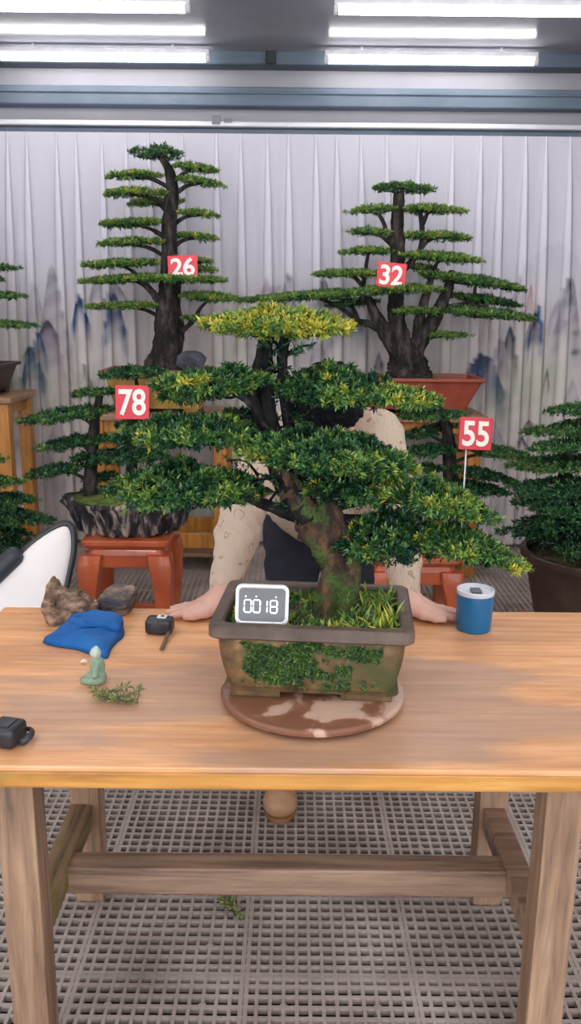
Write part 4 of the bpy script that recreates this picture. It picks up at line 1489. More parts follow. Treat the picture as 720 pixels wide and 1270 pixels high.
sign('55', (569, 518, 610, 558), Y55 - 0.17, 2, 'red number sign reading 55 on a thin stick above the blue cup', stick=(571, 672))

# dense dark tree at the picture's side, in a wide brown pot
YR = 3.55
zr = zt(704, YR - 0.3)
xrp = atY(752, 715, YR)[0]
tR = bonsai('potted_bonsai', (xrp, YR, 0.16), 'dense dark conical bonsai in a wide low brown pot behind the blue cup')
mb = MB()
hR = zr - 0.16
mb.lathe([(0.27, 0.0), (0.285, 0.012), (0.33, hR * 0.55), (0.355, hR - 0.04), (0.375, hR - 0.036), (0.38, hR - 0.02), (0.38, hR - 0.006), (0.374, hR), (0.355, hR), (0.35, hR - 0.03)], (xrp, YR, 0.16), 56, sc=(1, 0.9))
mb.build('pot', M['brownpot'], tR, 'auto')
mb = MB()
mb.lathe([(0.351, hR - 0.03), (0.25, hR - 0.015), (0.10, hR), (0.02, hR + 0.002)], (xrp, YR, 0.16), 56, sc=(1, 0.9))
mb.build('soil', M['soil'], tR, True)
trR = [[(706, 712, 0.06, 0.05), (704, 680, 0.045, 0.05), (702, 640, 0.036, 0.05), (700, 600, 0.030, 0.05), (706, 560, 0.024, 0.05), (720, 520, 0.018, 0.05)], [(722, 690, 0.03, 0.05), (728, 620, 0.024, 0.05), (735, 540, 0.014, 0.05)]]
pdR = [(676, 510, 800, 508, 18, 0.0, 0.24), (654, 536, 800, 528, 20, 0.05, 0.26), (652, 556, 760, 552, 16, -0.05, 0.26), (634, 580, 790, 572, 22, 0.05, 0.28), (626, 609, 780, 602, 24, 0.0, 0.12), (642, 626, 800, 634, 34, -0.1, 0.10), (638, 652, 800, 648, 30, 0.1, 0.06), (618, 660, 720, 664, 16, 0.05, 0.05), (662, 645, 800, 655, 44, -0.16, 0.10), (676, 678, 820, 676, 36, -0.18, 0.06), (640, 616, 700, 632, 18, 0.0, 0.16), (690, 600, 760, 612, 26, -0.1, 0.14)]
grow(tR, YR, trR, pdR, 0.018, 8, 0.0135, 0.14, M['bark'], 0.010, 0.05, 0.6, 12, 5, 0.22)


def plank_bench(cx, cy, w, d, label):
    t = empty('plank_bench', (cx, cy, 0))
    tag(t, label, 'bench')
    for sx in (-1, 1):
        m_ = MB()
        m_.rbox((cx + sx * (w / 2 - 0.1), cy, 0.055), (0.06, d - 0.08, 0.109), 0.006)
        m_.build('leg', M['stand_top'], t)
    m_ = MB()
    m_.rbox((cx, cy, 0.134), (w, d, 0.05), 0.006)
    m_.build('plank', M['stand_top'], t)


plank_bench(xrp, YR, 0.62, 0.52, 'low plank bench under the wide brown pot')

# partly seen trees and stand at the other side
xs_ = atY(18, 560, 4.78)[0]
stand(xs_ - 0.36, 5.02, 0.72, 0.5, zt(497, 4.78), 'amber wooden stand half out of the picture beyond the cream chair')
YL = 5.02
zl = zt(497, 4.78)
tl = bonsai('potted_bonsai', (xs_ - 0.36, YL, zl), 'tiered tree on the half-seen stand, only branch tips reaching in')
rect_pot(tl, np.array([xs_ - 0.36, YL, zl]), 0, 0.30, 0.19, 0.18, M['brownpot'], M['brownpot'], 0.02, 0.84, 0.025, 0.02, 0.025, lip=1)
grow(tl, YL, [[(-60, 475, 0.10), (-60, 440, 0.07), (-58, 380, 0.05), (-56, 320, 0.04), (-60, 260, 0.02)]],
     [(-50, 333, 24, 333, 10, 0), (-60, 366, 33, 368, 10, 0), (-40, 345, 10, 348, 6, 0.05, 0.2), (-60, 401, 50, 405, 9, 0, 0.36), (-110, 300, -20, 300, 12, 0), (-100, 265, -25, 262, 16, 0), (-130, 380, -62, 376, 12, 0)], 0.021, 8, 0.0165, 0.3, M['bark'], 0.014, 0.06, 0.5, 12, 4, 0.2)
YQ = 3.75
pq = atY(-30, 700, YQ)
tq_ = bonsai('potted_bonsai', (pq[0], YQ, 0.16), 'dark tiered bonsai half out of the picture behind the cream chair')
hq = zt(688, YQ) - 0.16
rect_pot(tq_, np.array([pq[0], YQ, 0.16]), 0, 0.26, 0.2, hq, M['brownpot'], M['brownpot'], 0.02, 0.84, 0.02, 0.016, 0.022, lip=1)
grow(tq_, YQ, [[(-25, 690, 0.045), (-18, 650, 0.036), (-10, 610, 0.03), (-8, 570, 0.02)]],
     [(-60, 600, 30, 598, 14, 0, 0.34), (-50, 618, 48, 620, 10, 0.04, 0.12), (-60, 640, 66, 645, 22, -0.05, 0.10), (-60, 660, 40, 662, 22, 0, 0.08), (-50, 630, 20, 632, 18, -0.1, 0.10), (-60, 680, 50, 678, 18, -0.06, 0.08), (-70, 575, 10, 570, 16, 0, 0.2)], 0.019, 8, 0.0135, 0.12, M['bark'], 0.010, 0.04, 0.55, 12, 5, 0.22)
plank_bench(pq[0], YQ, 0.56, 0.42, 'low plank bench under the half-seen tree behind the cream chair')

# ------------------------------------------------------------------ the person leaning on the bench
pr = empty('person', (0.09, 2.62, 0))
tag(pr, 'person in beige patterned sweater and dark trousers bowed over the bench behind the tree', 'person')
SK = 0.0
wristA, elbA, shA = atY(277, 733, 2.135), atY(301, 634, 2.33), atY(345, 548, 2.42)
wristB, elbB, shB = atY(502, 738, 2.135), atY(496, 636, 2.33), atY(466, 542, 2.42)
cx = (shA[0] + shB[0]) / 2
hipC = np.array([cx - 0.01, 2.70, 0.86])
chest = np.array([cx, 2.50, 1.13])
neck0 = np.array([cx + 0.005, 2.43, 1.20])
hc = atY(409, 506, 2.33)
# head frame: x lateral, y face direction, z crown
fdir = np.array([0.10, -0.30, -0.95])
fdir /= np.linalg.norm(fdir)
udir = np.array([-0.06, -0.95, 0.30])
udir -= fdir * (udir @ fdir)
udir /= np.linalg.norm(udir)
rdir = np.cross(fdir, udir)
HR = np.stack([rdir, fdir, udir], 1)
Hd = lambda x, y, z: hc + HR @ np.array([x, y, z])
body = []


def hand(w, sgn):
    """a hand lying palm down on the bench, fingers pointing sgn*x; thumb towards -y"""
    zt0 = ZT + 0.004
    kn = w + np.array([sgn * 0.072, -0.012, 0])
    kn[2] = zt0 + 0.022
    hw = w.copy()
    hw[2] = zt0 + 0.040
    out = [rc(w + [0, 0, 0.01], hw, 0.028, 0.026)]
    for j, dy in enumerate((-0.030, -0.010, 0.011, 0.030)):
        k0 = kn + np.array([-sgn * (0.004 if j in (1, 2) else 0.008 + 0.004 * j), dy, -0.002 * abs(j - 1.5)])
        out.append(rc(hw + [sgn * 0.01, dy * 0.6, -0.006], k0, 0.020, 0.0125))
        L = (0.068, 0.078, 0.072, 0.055)[j]
        spread = (-0.16, -0.04, 0.07, 0.20)[j]
        d1 = np.array([sgn * math.cos(spread), math.sin(spread), 0])
        p1 = k0 + d1 * L * 0.48 + [0, 0, -0.001]
        p2 = k0 + d1 * L * 0.78
        p3 = k0 + d1 * L
        p1[2], p2[2], p3[2] = zt0 + 0.017, zt0 + 0.011, zt0 + 0.0085
        r_ = 0.0098 - 0.0006 * j
        out += [rc(k0, p1, 0.0115, r_, ) + (0.006,), rc(p1, p2, r_, r_ * 0.92) + (0.006,), rc(p2, p3, r_ * 0.92, r_ * 0.8) + (0.006,)]
    t0 = hw + np.array([sgn * 0.008, -0.026, -0.012])
    t1 = t0 + np.array([sgn * 0.034, -0.026, -0.010])
    t2 = t1 + np.array([sgn * 0.030, -0.010, -0.004])
    t3 = t2 + np.array([sgn * 0.022, -0.002, -0.001])
    t1[2], t2[2], t3[2] = zt0 + 0.018, zt0 + 0.013, zt0 + 0.0105
    out += [rc(t0, t1, 0.018, 0.0145) + (0.010,), rc(t1, t2, 0.0135, 0.012) + (0.006,), rc(t2, t3, 0.012, 0.0098) + (0.006,)]
    return out


def arm(sh, eb, wr, g=0.0, end=1.0):
    we = eb + (wr - eb) * end
    return [rc(sh, (sh + eb) / 2, 0.058 + g, 0.050 + g), rc((sh + eb) / 2, eb, 0.050 + g, 0.042 + g), rc(eb, eb + (we - eb) * 0.35, 0.042 + g, 0.041 + g), rc(eb + (we - eb) * 0.35, we, 0.041 + g, 0.028 + g)]


ankA, kneeA, hipA = np.array([atZ(347, 1000, 0.04)[0], 2.52, 0.09]), np.array([cx - 0.10, 2.56, 0.48]), hipC + [-0.085, 0, 0]
ankB, kneeB, hipB = np.array([cx + 0.13, 3.02, 0.10]), np.array([cx + 0.12, 2.80, 0.48]), hipC + [0.085, 0, 0]
body += [el(hipC, (0.155, 0.105, 0.11)), el((hipC + chest) / 2, (0.135, 0.10, 0.13)), el(chest, (0.165, 0.11, 0.12)), rc(shA, chest + [-0.06, 0, 0.05], 0.06, 0.075), rc(shB, chest + [0.06, 0, 0.05], 0.06, 0.075)]
body += [rc(neck0 + [0, 0.03, 0], Hd(0, -0.02, -0.05), 0.062, 0.052)]
body += arm(shA, elbA, wristA) + arm(shB, elbB, wristB)
for h_, k_, a_ in ((hipA, kneeA, ankA), (hipB, kneeB, ankB)):
    body += [rc(h_, k_, 0.085, 0.055), rc(k_, k_ + (a_ - k_) * 0.3, 0.055, 0.056), rc(k_ + (a_ - k_) * 0.3, a_, 0.056, 0.035)]
    body += [rc(a_, a_ + np.array([0, -0.12, -0.05]), 0.036, 0.030)]
body += hand(wristA, -1) + hand(wristB, 1)
body += [el(Hd(0, -0.010, 0.030), (0.078, 0.098, 0.088), HR), el(Hd(0, 0.030, -0.045), (0.060, 0.066, 0.075), HR), rc(Hd(0, 0.052, -0.085), Hd(0, 0.066, -0.098), 0.034, 0.020)]
body += [rc(Hd(0, 0.086, 0.010), Hd(0, 0.108, -0.030), 0.009, 0.013) + (0.012,), el(Hd(-0.013, 0.098, -0.034), (0.009, 0.010, 0.008), HR) + (0.006,), el(Hd(0.013, 0.098, -0.034), (0.009, 0.010, 0.008), HR) + (0.006,)]
body += [el(Hd(0, 0.086, -0.062), (0.024, 0.012, 0.0065), HR) + (0.005,), el(Hd(0, 0.084, -0.073), (0.021, 0.012, 0.0075), HR) + (0.005,), rc(Hd(-0.045, 0.078, 0.022), Hd(-0.012, 0.090, 0.024), 0.009, 0.009) + (0.01,), rc(Hd(0.045, 0.078, 0.022), Hd(0.012, 0.090, 0.024), 0.009, 0.009) + (0.01,)]
for s in (-1, 1):
    body += [el(Hd(s * 0.084, -0.008, 0.008), (0.009, 0.020, 0.030), HR) + (0.006,), el(Hd(s * 0.090, -0.016, 0.014), (0.006, 0.014, 0.022), HR) + (0.006,), el(Hd(s * 0.084, 0.002, -0.020), (0.007, 0.009, 0.011), HR) + (0.006,)]
V, F = sdf(body, 0.0042, 0.028)
V[:, 2] = np.where((V[:, 1] < 2.2) & (V[:, 2] < ZT + 0.03), np.maximum(V[:, 2], ZT + 0.001), V[:, 2])
link_mesh('body', V, F, [M['skin']], pr, True)
for s in (-1, 1):
    m_ = MB()
    bm = bmesh.new()
    bmesh.ops.create_uvsphere(bm, u_segments=14, v_segments=10, radius=0.0115)
    bm.verts.index_update()
    m_.add(np.array([v.co[:] for v in bm.verts]) + Hd(s * 0.031, 0.077, 0.004), [[v.index for v in f.verts] for f in bm.faces])
    bm.free()
    m_.build('eye', M['white_plastic'], pr, True)
# hair: a shell over the skull above the hairline
HRi = HR.T


def hair_post(X, Y, Z, D):
    q = np.stack([X - hc[0], Y - hc[1], Z - hc[2]], -1) @ HR
    lx, ly, lz = q[..., 0], q[..., 1], q[..., 2]
    line = -0.045 + 1.15 * np.clip(ly + 0.030, 0, None)          # nape low, forehead high
    line = line + 0.004 * np.sin(lx * 170)
    D2 = np.maximum(D, line - lz)
    n = 0.0022 * np.sin(lx * 190 + ly * 60) + 0.0018 * np.sin(ly * 240 + lz * 90) + 0.0015 * np.sin(lx * 330 - lz * 200)
    return D2 + n


V, F = sdf([el(Hd(0, -0.012, 0.030), (0.093, 0.112, 0.103), HR)], 0.0035, 0.02, hair_post)
link_mesh('hair', V, F, [M['hair']], pr, True)
# sweater
top = [el((hipC + chest) / 2 + [0, 0.0, -0.02], (0.178, 0.135, 0.16)), el(chest, (0.19, 0.14, 0.145)), rc(shA, chest + [-0.06, 0, 0.055], 0.074, 0.088), rc(shB, chest + [0.06, 0, 0.055], 0.074, 0.088), rc(neck0 + [0, 0.03, 0], neck0 + [0.0, -0.01, 0.02], 0.074, 0.068)]
top += [el(hipC + [0, 0.0, 0.09], (0.165, 0.125, 0.07))]
top += arm(shA, elbA, wristA, 0.015, 0.90) + arm(shB, elbB, wristB, 0.015, 0.90)


def wrinkle(X, Y, Z, D):
    return D + 0.0028 * np.sin(34 * Z + 22 * X + 9 * np.sin(14 * Y)) * np.sin(17 * X + 25 * Y) + 0.0022 * np.sin(95 * Z + 30 * X + 4 * np.sin(30 * X)) * np.sin(21 * Z - 17 * X)


V, F = sdf(top, 0.0065, 0.03, wrinkle)
link_mesh('sweater', V, F, [M['sweater']], pr, True)
for eb, wr in ((elbA, wristA), (elbB, wristB)):
    m_ = MB()
    d = (wr - eb) / np.linalg.norm(wr - eb)
    e = eb + (wr - eb) * 0.93
    m_.tube([e - d * 0.028, e - d * 0.024, e, e + d * 0.024, e + d * 0.027], [0.036, 0.041, 0.040, 0.0385, 0.032], 24)
    m_.build('cuff', M['sweater'], pr, True)
m_ = MB()
nd = (Hd(0, -0.02, -0.05) - (neck0 + [0, 0.03, 0]))
nd /= np.linalg.norm(nd)
n0 = neck0 + [0, 0.03, 0] + nd * 0.035
m_.tube([n0 - nd * 0.02, n0 - nd * 0.012, n0, n0 + nd * 0.014, n0 + nd * 0.018], [0.072, 0.082, 0.082, 0.078, 0.070], 28)
m_.build('collar', M['sweater'], pr, True)
m_ = MB()
hz = hipC + [0, 0, 0.045]
m_.lathe([(0.93, -0.03), (1.0, -0.026), (1.02, 0.0), (1.0, 0.026), (0.93, 0.03)], hz, 48, sc=(0.176, 0.134))
m_.build('hem', M['sweater'], pr, True)
# trousers
tro = [el(hipC + [0, 0, -0.02], (0.168, 0.118, 0.13))]
for h_, k_, a_ in ((hipA, kneeA, ankA), (hipB, kneeB, ankB)):
    tro += [rc(h_, k_, 0.098, 0.072), rc(k_, a_ + [0, 0.01, 0.02], 0.072, 0.055)]
V, F = sdf(tro, 0.009, 0.03, wrinkle)
link_mesh('trousers', V, F, [M['trouser']], pr, True)
for a_ in (ankA, ankB):
    tz_ = 0.015
    toe = np.array([a_[0], a_[1] - 0.155, 0.045])
    V, F = sdf([rc([a_[0], a_[1], 0.055], [a_[0], a_[1], 0.12], 0.046, 0.048), rc([a_[0], a_[1] + 0.01, 0.05], toe, 0.042, 0.043), el(toe + [0, -0.008, -0.004], (0.050, 0.050, 0.036))], 0.005, 0.03, lambda X, Y, Z, D: np.maximum(D, 0.014 - Z))
    sh = link_mesh('shoe', V, F, [M['shoe']], pr, True)
    m_ = MB()
    ring = []
    for t in np.linspace(0, 2 * PI, 36, endpoint=False):
        yy = a_[1] - 0.075 + 0.140 * math.sin(t)
        wdt = 0.046 + 0.009 * (math.sin(t) < 0)
        ring.append((a_[0] + wdt * math.copysign(abs(math.cos(t)) ** 0.7, math.cos(t)), yy, 0))
    ring = np.array(ring)
    m_.loft([ring + [0, 0, 0.002], ring + [0, 0, 0.018]])
    m_.build('sole', M['sole'], sh, 'auto')

# ------------------------------------------------------------------ cream chair beyond the bench corner
YCH = 2.62
ol = [(-120, 700), (-60, 672), (0, 712), (14, 699), (32, 682), (52, 668), (70, 661), (79, 668), (82, 690), (79, 715), (74, 745), (66, 785), (50, 830), (10, 860), (-60, 865), (-110, 820)]
ol[0], ol[1], ol[2] = (-110, 770), (-50, 752), (-8, 722)
pts = np.array([atY(x, y, YCH) for x, y in ol])
clo = np.vstack([pts, pts[:1]])
cc = catmull(np.vstack([pts[-1:], clo, pts[1:2]]), 6)[6:-6]
cc = cc[:-1] if np.allclose(cc[0], cc[-1]) else cc
ctr = pts.mean(0)
tilt = lambda P, d=0.0: P + np.outer((P[:, 2] - 0.45) * 0.28 + d, [0, 1.0, 0])
chr_ = empty('office_chair', (ctr[0], YCH + 0.05, 0))
tag(chr_, 'chair with cream padded back and black rim behind the bench corner by the rocks', 'chair')
mb = MB()
rings = []
for s, d in [(0.99, 0.018), (1.0, 0.0), (0.97, -0.016), (0.9, -0.026), (0.7, -0.034), (0.4, -0.038), (0.1, -0.04)]:
    rings.append(tilt(ctr + (cc - ctr) * s, d))
mb.loft(rings)
mb.build('backrest', M['cream_pad'], chr_, True)
mb = MB()
mb.tube(tilt(ctr + (cc - ctr) * 1.01, 0.0), 0.0125, 10, closed=True)
mb.build('rim', M['black'], chr_, True)
mb = MB()
aa = [atY(x, y, YCH) for x, y in [(-46, 752), (-18, 724), (0, 706), (17, 690)]]
mb.tube(tilt(catmull(aa, 5) + [0, -0.03, 0.0], 0.0), [0.03] + [0.034] * 13 + [0.032, 0.022], 12)
mb.build('armrest', M['blackrub'], chr_, True)
mb = MB()
a0 = tilt(catmull(aa, 5) + [0, -0.03, 0.0], 0.0)[5]
mb.tube(catmull([a0, a0 + [-0.10, -0.02, -0.12], [ctr[0] - 0.06, YCH - 0.05, 0.45]], 6), 0.014, 8)
mb.build('armrest_post', M['black'], chr_, True)
sx_, sy_ = ctr[0], YCH + 0.30
mb = MB()
mb.rbox((sx_, YCH + 0.17, 0.44), (0.46, 0.44, 0.08), 0.03, 4)
mb.build('seat', M['cream_pad'], chr_, 'auto')
mb = MB()
mb.tube([(sx_, YCH + 0.2, 0.08), (sx_, YCH + 0.2, 0.40)], 0.028, 14)
mb.build('column', M['black'], chr_, True)
for k in range(5):
    a_ = 2 * PI * k / 5 + 0.3
    e = np.array([sx_ + 0.27 * math.cos(a_), YCH + 0.2 + 0.27 * math.sin(a_), 0.075])
    mb = MB()
    mb.tube([(sx_, YCH + 0.2, 0.11), e], [0.026, 0.017], 8)
    lg = mb.build('leg', M['black'], chr_, True)
    mb = MB()
    ta = np.array([-math.sin(a_), math.cos(a_), 0]) * 0.02
    mb.tube([e - [0, 0, 0.047] - ta, e - [0, 0, 0.047] + ta], 0.027, 16)
    mb.build('caster', M['blackrub'], lg, True)
mb = MB()
mb.tube(catmull([(sx_, YCH + 0.25, 0.40), (sx_, YCH + 0.02, 0.42), tilt(ctr[None] - [[0, 0, 0.1]], 0.03)[0]], 5), 0.02, 8)
mb.build('back_bracket', M['black'], chr_, True)

# ------------------------------------------------------------------ things on the bench
on = lambda px, py: atZ(px, py, ZT)
r1 = on(84, 776)
s = mpp(84, 770, r1[1])
mb = MB()
# wedge-shaped rock with a tall peak at one end
g = np.random.default_rng(3)
prof = [(-31, 0), (-30, 30), (-27, 50), (-22, 53), (-16, 44), (-2, 38), (10, 37), (22, 30), (30, 20), (31, 6), (27, 0)]
bm = bmesh.new()
rings = []
for d, k in [(-0.05, 0.55), (-0.042, 0.86), (-0.02, 1.0), (0.01, 1.0), (0.035, 0.85), (0.05, 0.5)]:
    rings.append(np.array([[x * s * (k * 0.5 + 0.5) + g.normal(0, 0.0025), d + g.normal(0, 0.003), max(0, z * s * k + g.normal(0, 0.002) * (z > 0))] for x, z in prof]))
mb.loft([r + [r1[0], r1[1] + 0.048, ZT] for r in rings])
o = mb.build('rock', M['rock1'], None, False)
tag(o, 'tan wedge-shaped rock with a pointed peak, behind the blue cloth', 'rock', 'rocks on the bench')
sm = o.modifiers.new('s', 'SUBSURF')
sm.levels = sm.render_levels = 3
sm.subdivision_type = 'SIMPLE'
tx = bpy.data.textures.new('rough', 'VORONOI')
tx.noise_scale = 0.03
dm = o.modifiers.new('d', 'DISPLACE')
dm.texture = tx
dm.strength = 0.012
dm.mid_level = 0.5
r2 = on(141, 764)
s2 = mpp(141, 750, r2[1])
o = rock((r2[0], r2[1] + 0.035, ZT + 0.001), (31 * s2, 0.052, 26 * s2), M['rock2'], 'rock', None, 11, 10, 4, rough=0.05)
tag(o, 'dark slate-coloured rock beside the pointed tan one at the bench edge', 'rock', 'rocks on the bench')


def pillow(outline, H, mat, name, seed, layers=1, wr=0.006):
    P = np.array([on(x, y) for x, y in outline])
    c2 = catmull(np.vstack([P[-1:], P, P[:2]]), 8)[8:-8]
    ctr2 = P.mean(0)
    K = 22
    V_, n = [], len(c2)
    for k in range(K + 1):
        t = 1 - k / K
        q = ctr2 + (c2 - ctr2) * max(t, 0.001)
        h = H * (1 - t ** 7) ** 0.5
        nn = fbm(np.concatenate([q[:, :2], np.full((n, 1), seed)], 1), 30) * wr + fbm(np.concatenate([q[:, :2], np.full((n, 1), seed + 3)], 1), 75) * wr * 0.5
        q = q.copy()
        q[:, 2] = ZT + 0.001 + h + nn * min(1, 3 * (1 - t))
        V_.append(q)
    V_.insert(0, np.c_[c2[:, :2] * 0.995 + ctr2[:2] * 0.005, np.full(n, ZT + 0.001)])
    m_ = MB()
    m_.loft(V_)
    return m_


m_ = pillow([(53, 797), (64, 790), (80, 778), (104, 773), (128, 778), (152, 780), (153, 790), (146, 797), (138, 806), (133, 817), (118, 815), (96, 807), (70, 803)], 0.022, None, '', 2, wr=0.008)
o = m_.build('cloth', M['blue_cloth'], None, True)
tag(o, 'crumpled bright blue cloth folded on the bench in front of two rocks', 'cloth')
clo_ = o
m_ = pillow([(84, 780), (104, 770), (130, 773), (151, 776), (153, 786), (146, 793), (120, 789), (100, 790)], 0.020, None, '', 5, wr=0.007)
m_.v = [v + [0, 0, 0.018] for v in m_.v]
m_.build('fold', M['blue_cloth'], clo_, True)

# tape measure with a white label and its strap
tp = on(197, 788)
s = mpp(197, 780, tp[1])
tm = empty('tape_measure', (tp[0], tp[1] + 0.02, ZT))
tag(tm, 'small black tape measure with white label and brown strap in mid bench', 'tape measure', 'tape measures')
mb = MB()
mb.rbox((tp[0], tp[1] + 0.018, ZT + 0.021), (34 * s, 0.045, 0.04), 0.012, 4, rz=-0.1)
mb.build('body', M['black'], tm, 'auto')
mb = MB()
mb.rbox((tp[0] + 0.006, tp[1] + 0.022, ZT + 0.0418), (0.024, 0.022, 0.0022), 0.0008, 1, rz=-0.1)
mb.build('label_plate', M['white_plastic'], tm)
mb = MB()
mb.rbox((tp[0] + 0.007, tp[1] + 0.022, ZT + 0.0432), (0.009, 0.010, 0.0008), 0.0003, 1, rz=-0.1)
mb.build('label_mark', M['black'], tm)
mb = MB()
mb.lathe([(0.016, 0.0), (0.016, 0.003), (0.013, 0.0045)], (0, 0, 0), 24, R=np.array(Matrix.Rotation(PI / 2, 3, 'X')))
mb.v = [v + [tp[0] - 0.004, tp[1] - 0.003, ZT + 0.021] for v in mb.v]
mb.build('dial', M['blackrub'], tm, 'auto')
mb = MB()
mb.tube(catmull([tp + [0.030, 0.012, 0.018], on(209, 789) + [0, 0, 0.012], on(204, 799) + [0, 0, 0.006], on(200, 808) + [0, 0, 0.005]], 5), 0.005, 8, flat=(1.0, 0.45))
mb.build('strap', M['strap'], tm, True)

# second one at the near corner with wrist loop
tp = on(6, 930)
s = mpp(6, 920, tp[1])
tm = empty('tape_measure', (tp[0], tp[1] + 0.02, ZT))
tag(tm, 'black rounded tape measure with wrist loop on the near bench corner', 'tape measure', 'tape measures')
mb = MB()
mb.rbox((tp[0] - 0.002, tp[1] + 0.025, ZT + 0.022), (38 * s, 0.058, 0.042), 0.014, 4, rz=-0.25)
mb.build('body', M['black'], tm, 'auto')
mb = MB()
mb.rbox((tp[0] - 0.004, tp[1] + 0.024, ZT + 0.044), (0.034, 0.034, 0.004), 0.0018, 2, rz=-0.25)
mb.build('lock_button', M['blackrub'], tm, 'auto')
mb = MB()
lp = [on(18, 922), on(28, 926), on(38, 922), on(41, 915), on(36, 910), on(26, 910), on(18, 912)]
mb.tube(catmull([p + [0, 0, 0.010 + 0.006 * (i in (2, 3))] for i, p in enumerate(lp)], 5), 0.0055, 8, flat=(0.5, 1.2))
mb.build('wrist_loop', M['blackrub'], tm, True)

# jade figure seated in profile
jb = on(117, 850)
s = mpp(117, 830, jb[1])
jx = lambda x, z, y=0.0: np.array([jb[0] + x * s, jb[1] + 0.014 + y, ZT + z * s])
jd = empty('jade_figurine', (jb[0], jb[1] + 0.014, ZT))
tag(jd, 'small pale green seated figurine in robes, in front of the blue cloth', 'figurine')
P_ = [el(jx(0, 7), (13 * s, 0.018, 8 * s)), rc(jx(3, 6), jx(3, 26), 10 * s, 8.5 * s), rc(jx(3, 25), jx(2.5, 31), 8 * s, 4.5 * s), rc(jx(-6, 4.5), jx(-16, 4), 5 * s, 3.4 * s), rc(jx(-4, 4.5, -0.012), jx(-14, 4, -0.008), 4.6 * s, 3.6 * s),
      rc(jx(4, 27, -0.014), jx(2, 15, -0.018), 4 * s, 3.4 * s), rc(jx(2, 15, -0.018), jx(-7, 11, -0.008), 3.4 * s, 2.6 * s), rc(jx(4, 27, 0.014), jx(2, 15, 0.018), 4 * s, 3.4 * s), rc(jx(2, 15, 0.018), jx(-7, 11, 0.008), 3.4 * s, 2.6 * s), rc(jx(2.5, 30), jx(2, 35), 3.2 * s, 3.2 * s)]
V, F = sdf(P_, 0.0014, 0.006, lambda X, Y, Z, D: np.maximum(D + 0.0007 * np.sin(900 * (Z - ZT) + 500 * (X - jb[0])), ZT + 0.0005 - Z), pad=0.008)
link_mesh('robe', V, F, [M['jade']], jd, True)
P_ = [el(jx(1.5, 40), (6.9 * s, 6.5 * s, 7.4 * s)), rc(jx(2.2, 46), jx(2.3, 46.8), 3.2 * s, 2.6 * s), rc(jx(-4.4, 40), jx(-5.0, 38.5), 1.3 * s, 1.1 * s) + (0.003,), el(jx(2.5, 39.5, -6.0 * s), (1.6 * s, 0.9 * s, 3 * s)) + (0.002,), el(jx(2.5, 39.5, 6.0 * s), (1.6 * s, 0.9 * s, 3 * s)) + (0.002,)]
V, F = sdf(P_, 0.0011, 0.004, pad=0.006)
o = link_mesh('head', V, F, [plain('pale_jade', (0.42, 0.52, 0.42), 0.4)], jd, True)
o['label'] = 'paler green head'

# cut sprig on the bench, scrap, sprig on the grating


def sprig(name, pts_, z, size, label, young, nb, seed, leafn=9, dry=0.0):
    g = np.random.default_rng(seed)
    P = np.array([atZ(x, y, z) for x, y in pts_])
    P[:, 2] += 0.004
    C = catmull(P, 8)
    o_ = empty(name, (P[:, 0].mean(), P[:, 1].mean(), z))
    tag(o_, label, 'sprig')
    m_ = MB()
    m_.tube(C, np.linspace(0.0022, 0.001, len(C)), 6, 0.1)
    TP, TN = [], []
    for k in range(nb):
        i = g.integers(3, len(C))
        d = np.array([g.normal(0, 1), g.normal(0, 1), abs(g.normal(0.25, 0.3))])
        d /= np.linalg.norm(d)
        e = C[i] + d * g.uniform(0.012, 0.035)
        e[2] = max(e[2], z + 0.004)
        m_.tube([C[i], (C[i] + e) / 2 + [0, 0, 0.002], e], [0.0012, 0.001, 0.0007], 5)
        for u in (0.5, 0.8, 1.0):
            q = C[i] + (e - C[i]) * u
            TP.append(q + [0, 0, 0.003])
            TN.append(d + [0, 0, 0.5] + g.normal(0, 0.3, 3))
    m_.build('stem', M['stem'], o_, True)
    V, F, t = tufts(np.array(TP), np.array(TN), size, leafn, young, 0.26, 1.2)
    V[:, 2] = np.maximum(V[:, 2], z + 0.0015)
    t = t * (1 - dry) + dry * np.array([0.36, 0.33, 0.16])
    link_mesh('leaves', V, F, [M['leaf']], o_, False, tint=t)


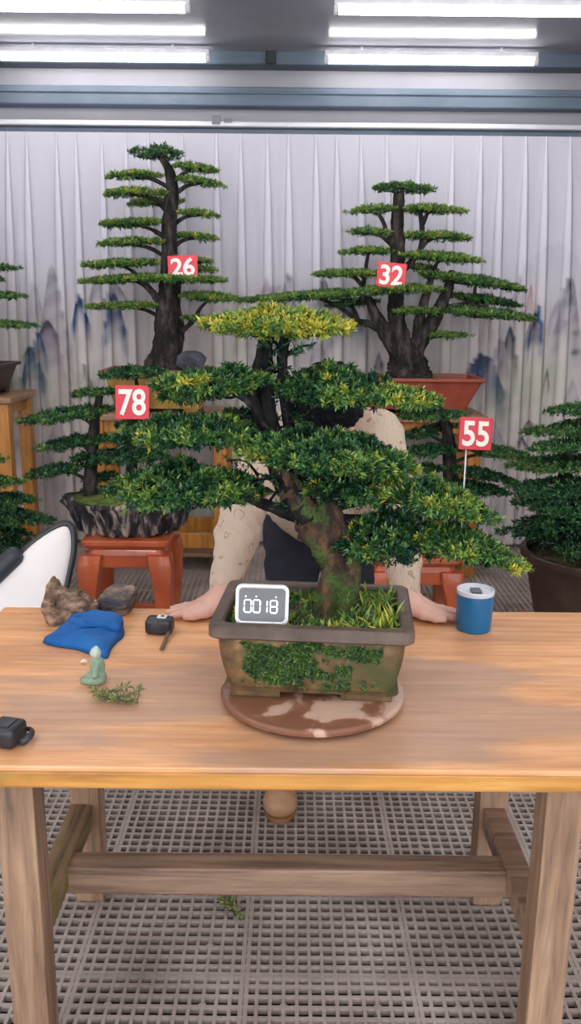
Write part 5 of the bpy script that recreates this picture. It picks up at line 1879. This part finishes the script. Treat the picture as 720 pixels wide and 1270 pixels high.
sprig('cut_sprig', [(124, 866), (138, 868), (155, 871), (172, 874)], ZT, 0.013, 'cut green sprig lying on the bench in front of the seated figurine', 0.50, 18, 1, 7, 0.45)
sprig('leaf_sprig', [(283, 1108), (287, 1122), (290, 1136)], 0.001, 0.017, 'pale green cuttings dropped on the grating under the bench', 0.55, 7, 4, 7, 0.5)
c = on(104, 823)
o = rock((c[0], c[1], ZT + 0.0008), (0.009, 0.006, 0.007), M['paper'], 'wood_chip', None, 21, 8, 2)
tag(o, 'tiny pale wood chip lying just behind the seated figurine', 'chip')
m_ = None

# blue cup with a frosted lid
cb = on(591, 788)
s = mpp(591, 770, cb[1])
cu = empty('cup', (cb[0], cb[1] + 0.045, ZT))
tag(cu, 'blue tumbler with a pale frosted lid standing at the bench edge', 'cup')
cc_ = (cb[0], cb[1] + 0.045, ZT)
rb_, rt_, h_ = 21.8 * s, 23.4 * s, 0.098
mb = MB()
mb.lathe([(rb_ * 0.90, 0.0), (rb_ * 0.97, 0.002), (rb_, 0.007), (rb_ * 1.01, 0.02), (rt_ * 0.99, h_ * 0.7), (rt_, h_ - 0.004), (rt_ * 0.99, h_), (rt_ * 0.93, h_)], cc_, 56)
mb.build('body', M['cup_blue'], cu, 'auto')
mb = MB()
mb.lathe([(rt_ * 0.95, h_ - 0.002), (rt_ * 1.0, h_ - 0.001), (rt_ * 1.02, h_ + 0.004), (rt_ * 1.0, h_ + 0.010), (rt_ * 0.93, h_ + 0.011), (rt_ * 0.86, h_ + 0.003), (rt_ * 0.5, h_ + 0.002)], cc_, 56)
mb.build('lid', M['lid'], cu, 'auto')
mb = MB()
mb.rbox(np.array(cc_) + [0, -0.004, h_ + 0.006], (0.026, 0.034, 0.008), 0.003, 2)
mb.build('slider', M['dark_grey'], cu, 'auto')
# ------------------------------------------------------------------ light and view
w = bpy.data.worlds.new('daylight')
scene.world = w
w.use_nodes = True
bg = w.node_tree.nodes['Background']
bg.inputs['Color'].default_value = (0.90, 0.93, 1.0, 1)
bg.inputs['Strength'].default_value = 1.6
vs = scene.view_settings
scene.display_settings.display_device = 'sRGB'
vs.view_transform = 'Standard'
vs.look = 'None'
vs.gamma = 1.0
vs.use_curve_mapping = False
vs.exposure = 0.86
scene.cycles.max_bounces = 8
scene.cycles.transparent_max_bounces = 12
scene.cycles.sample_clamp_indirect = 6.0
scene.cycles.use_denoising = True
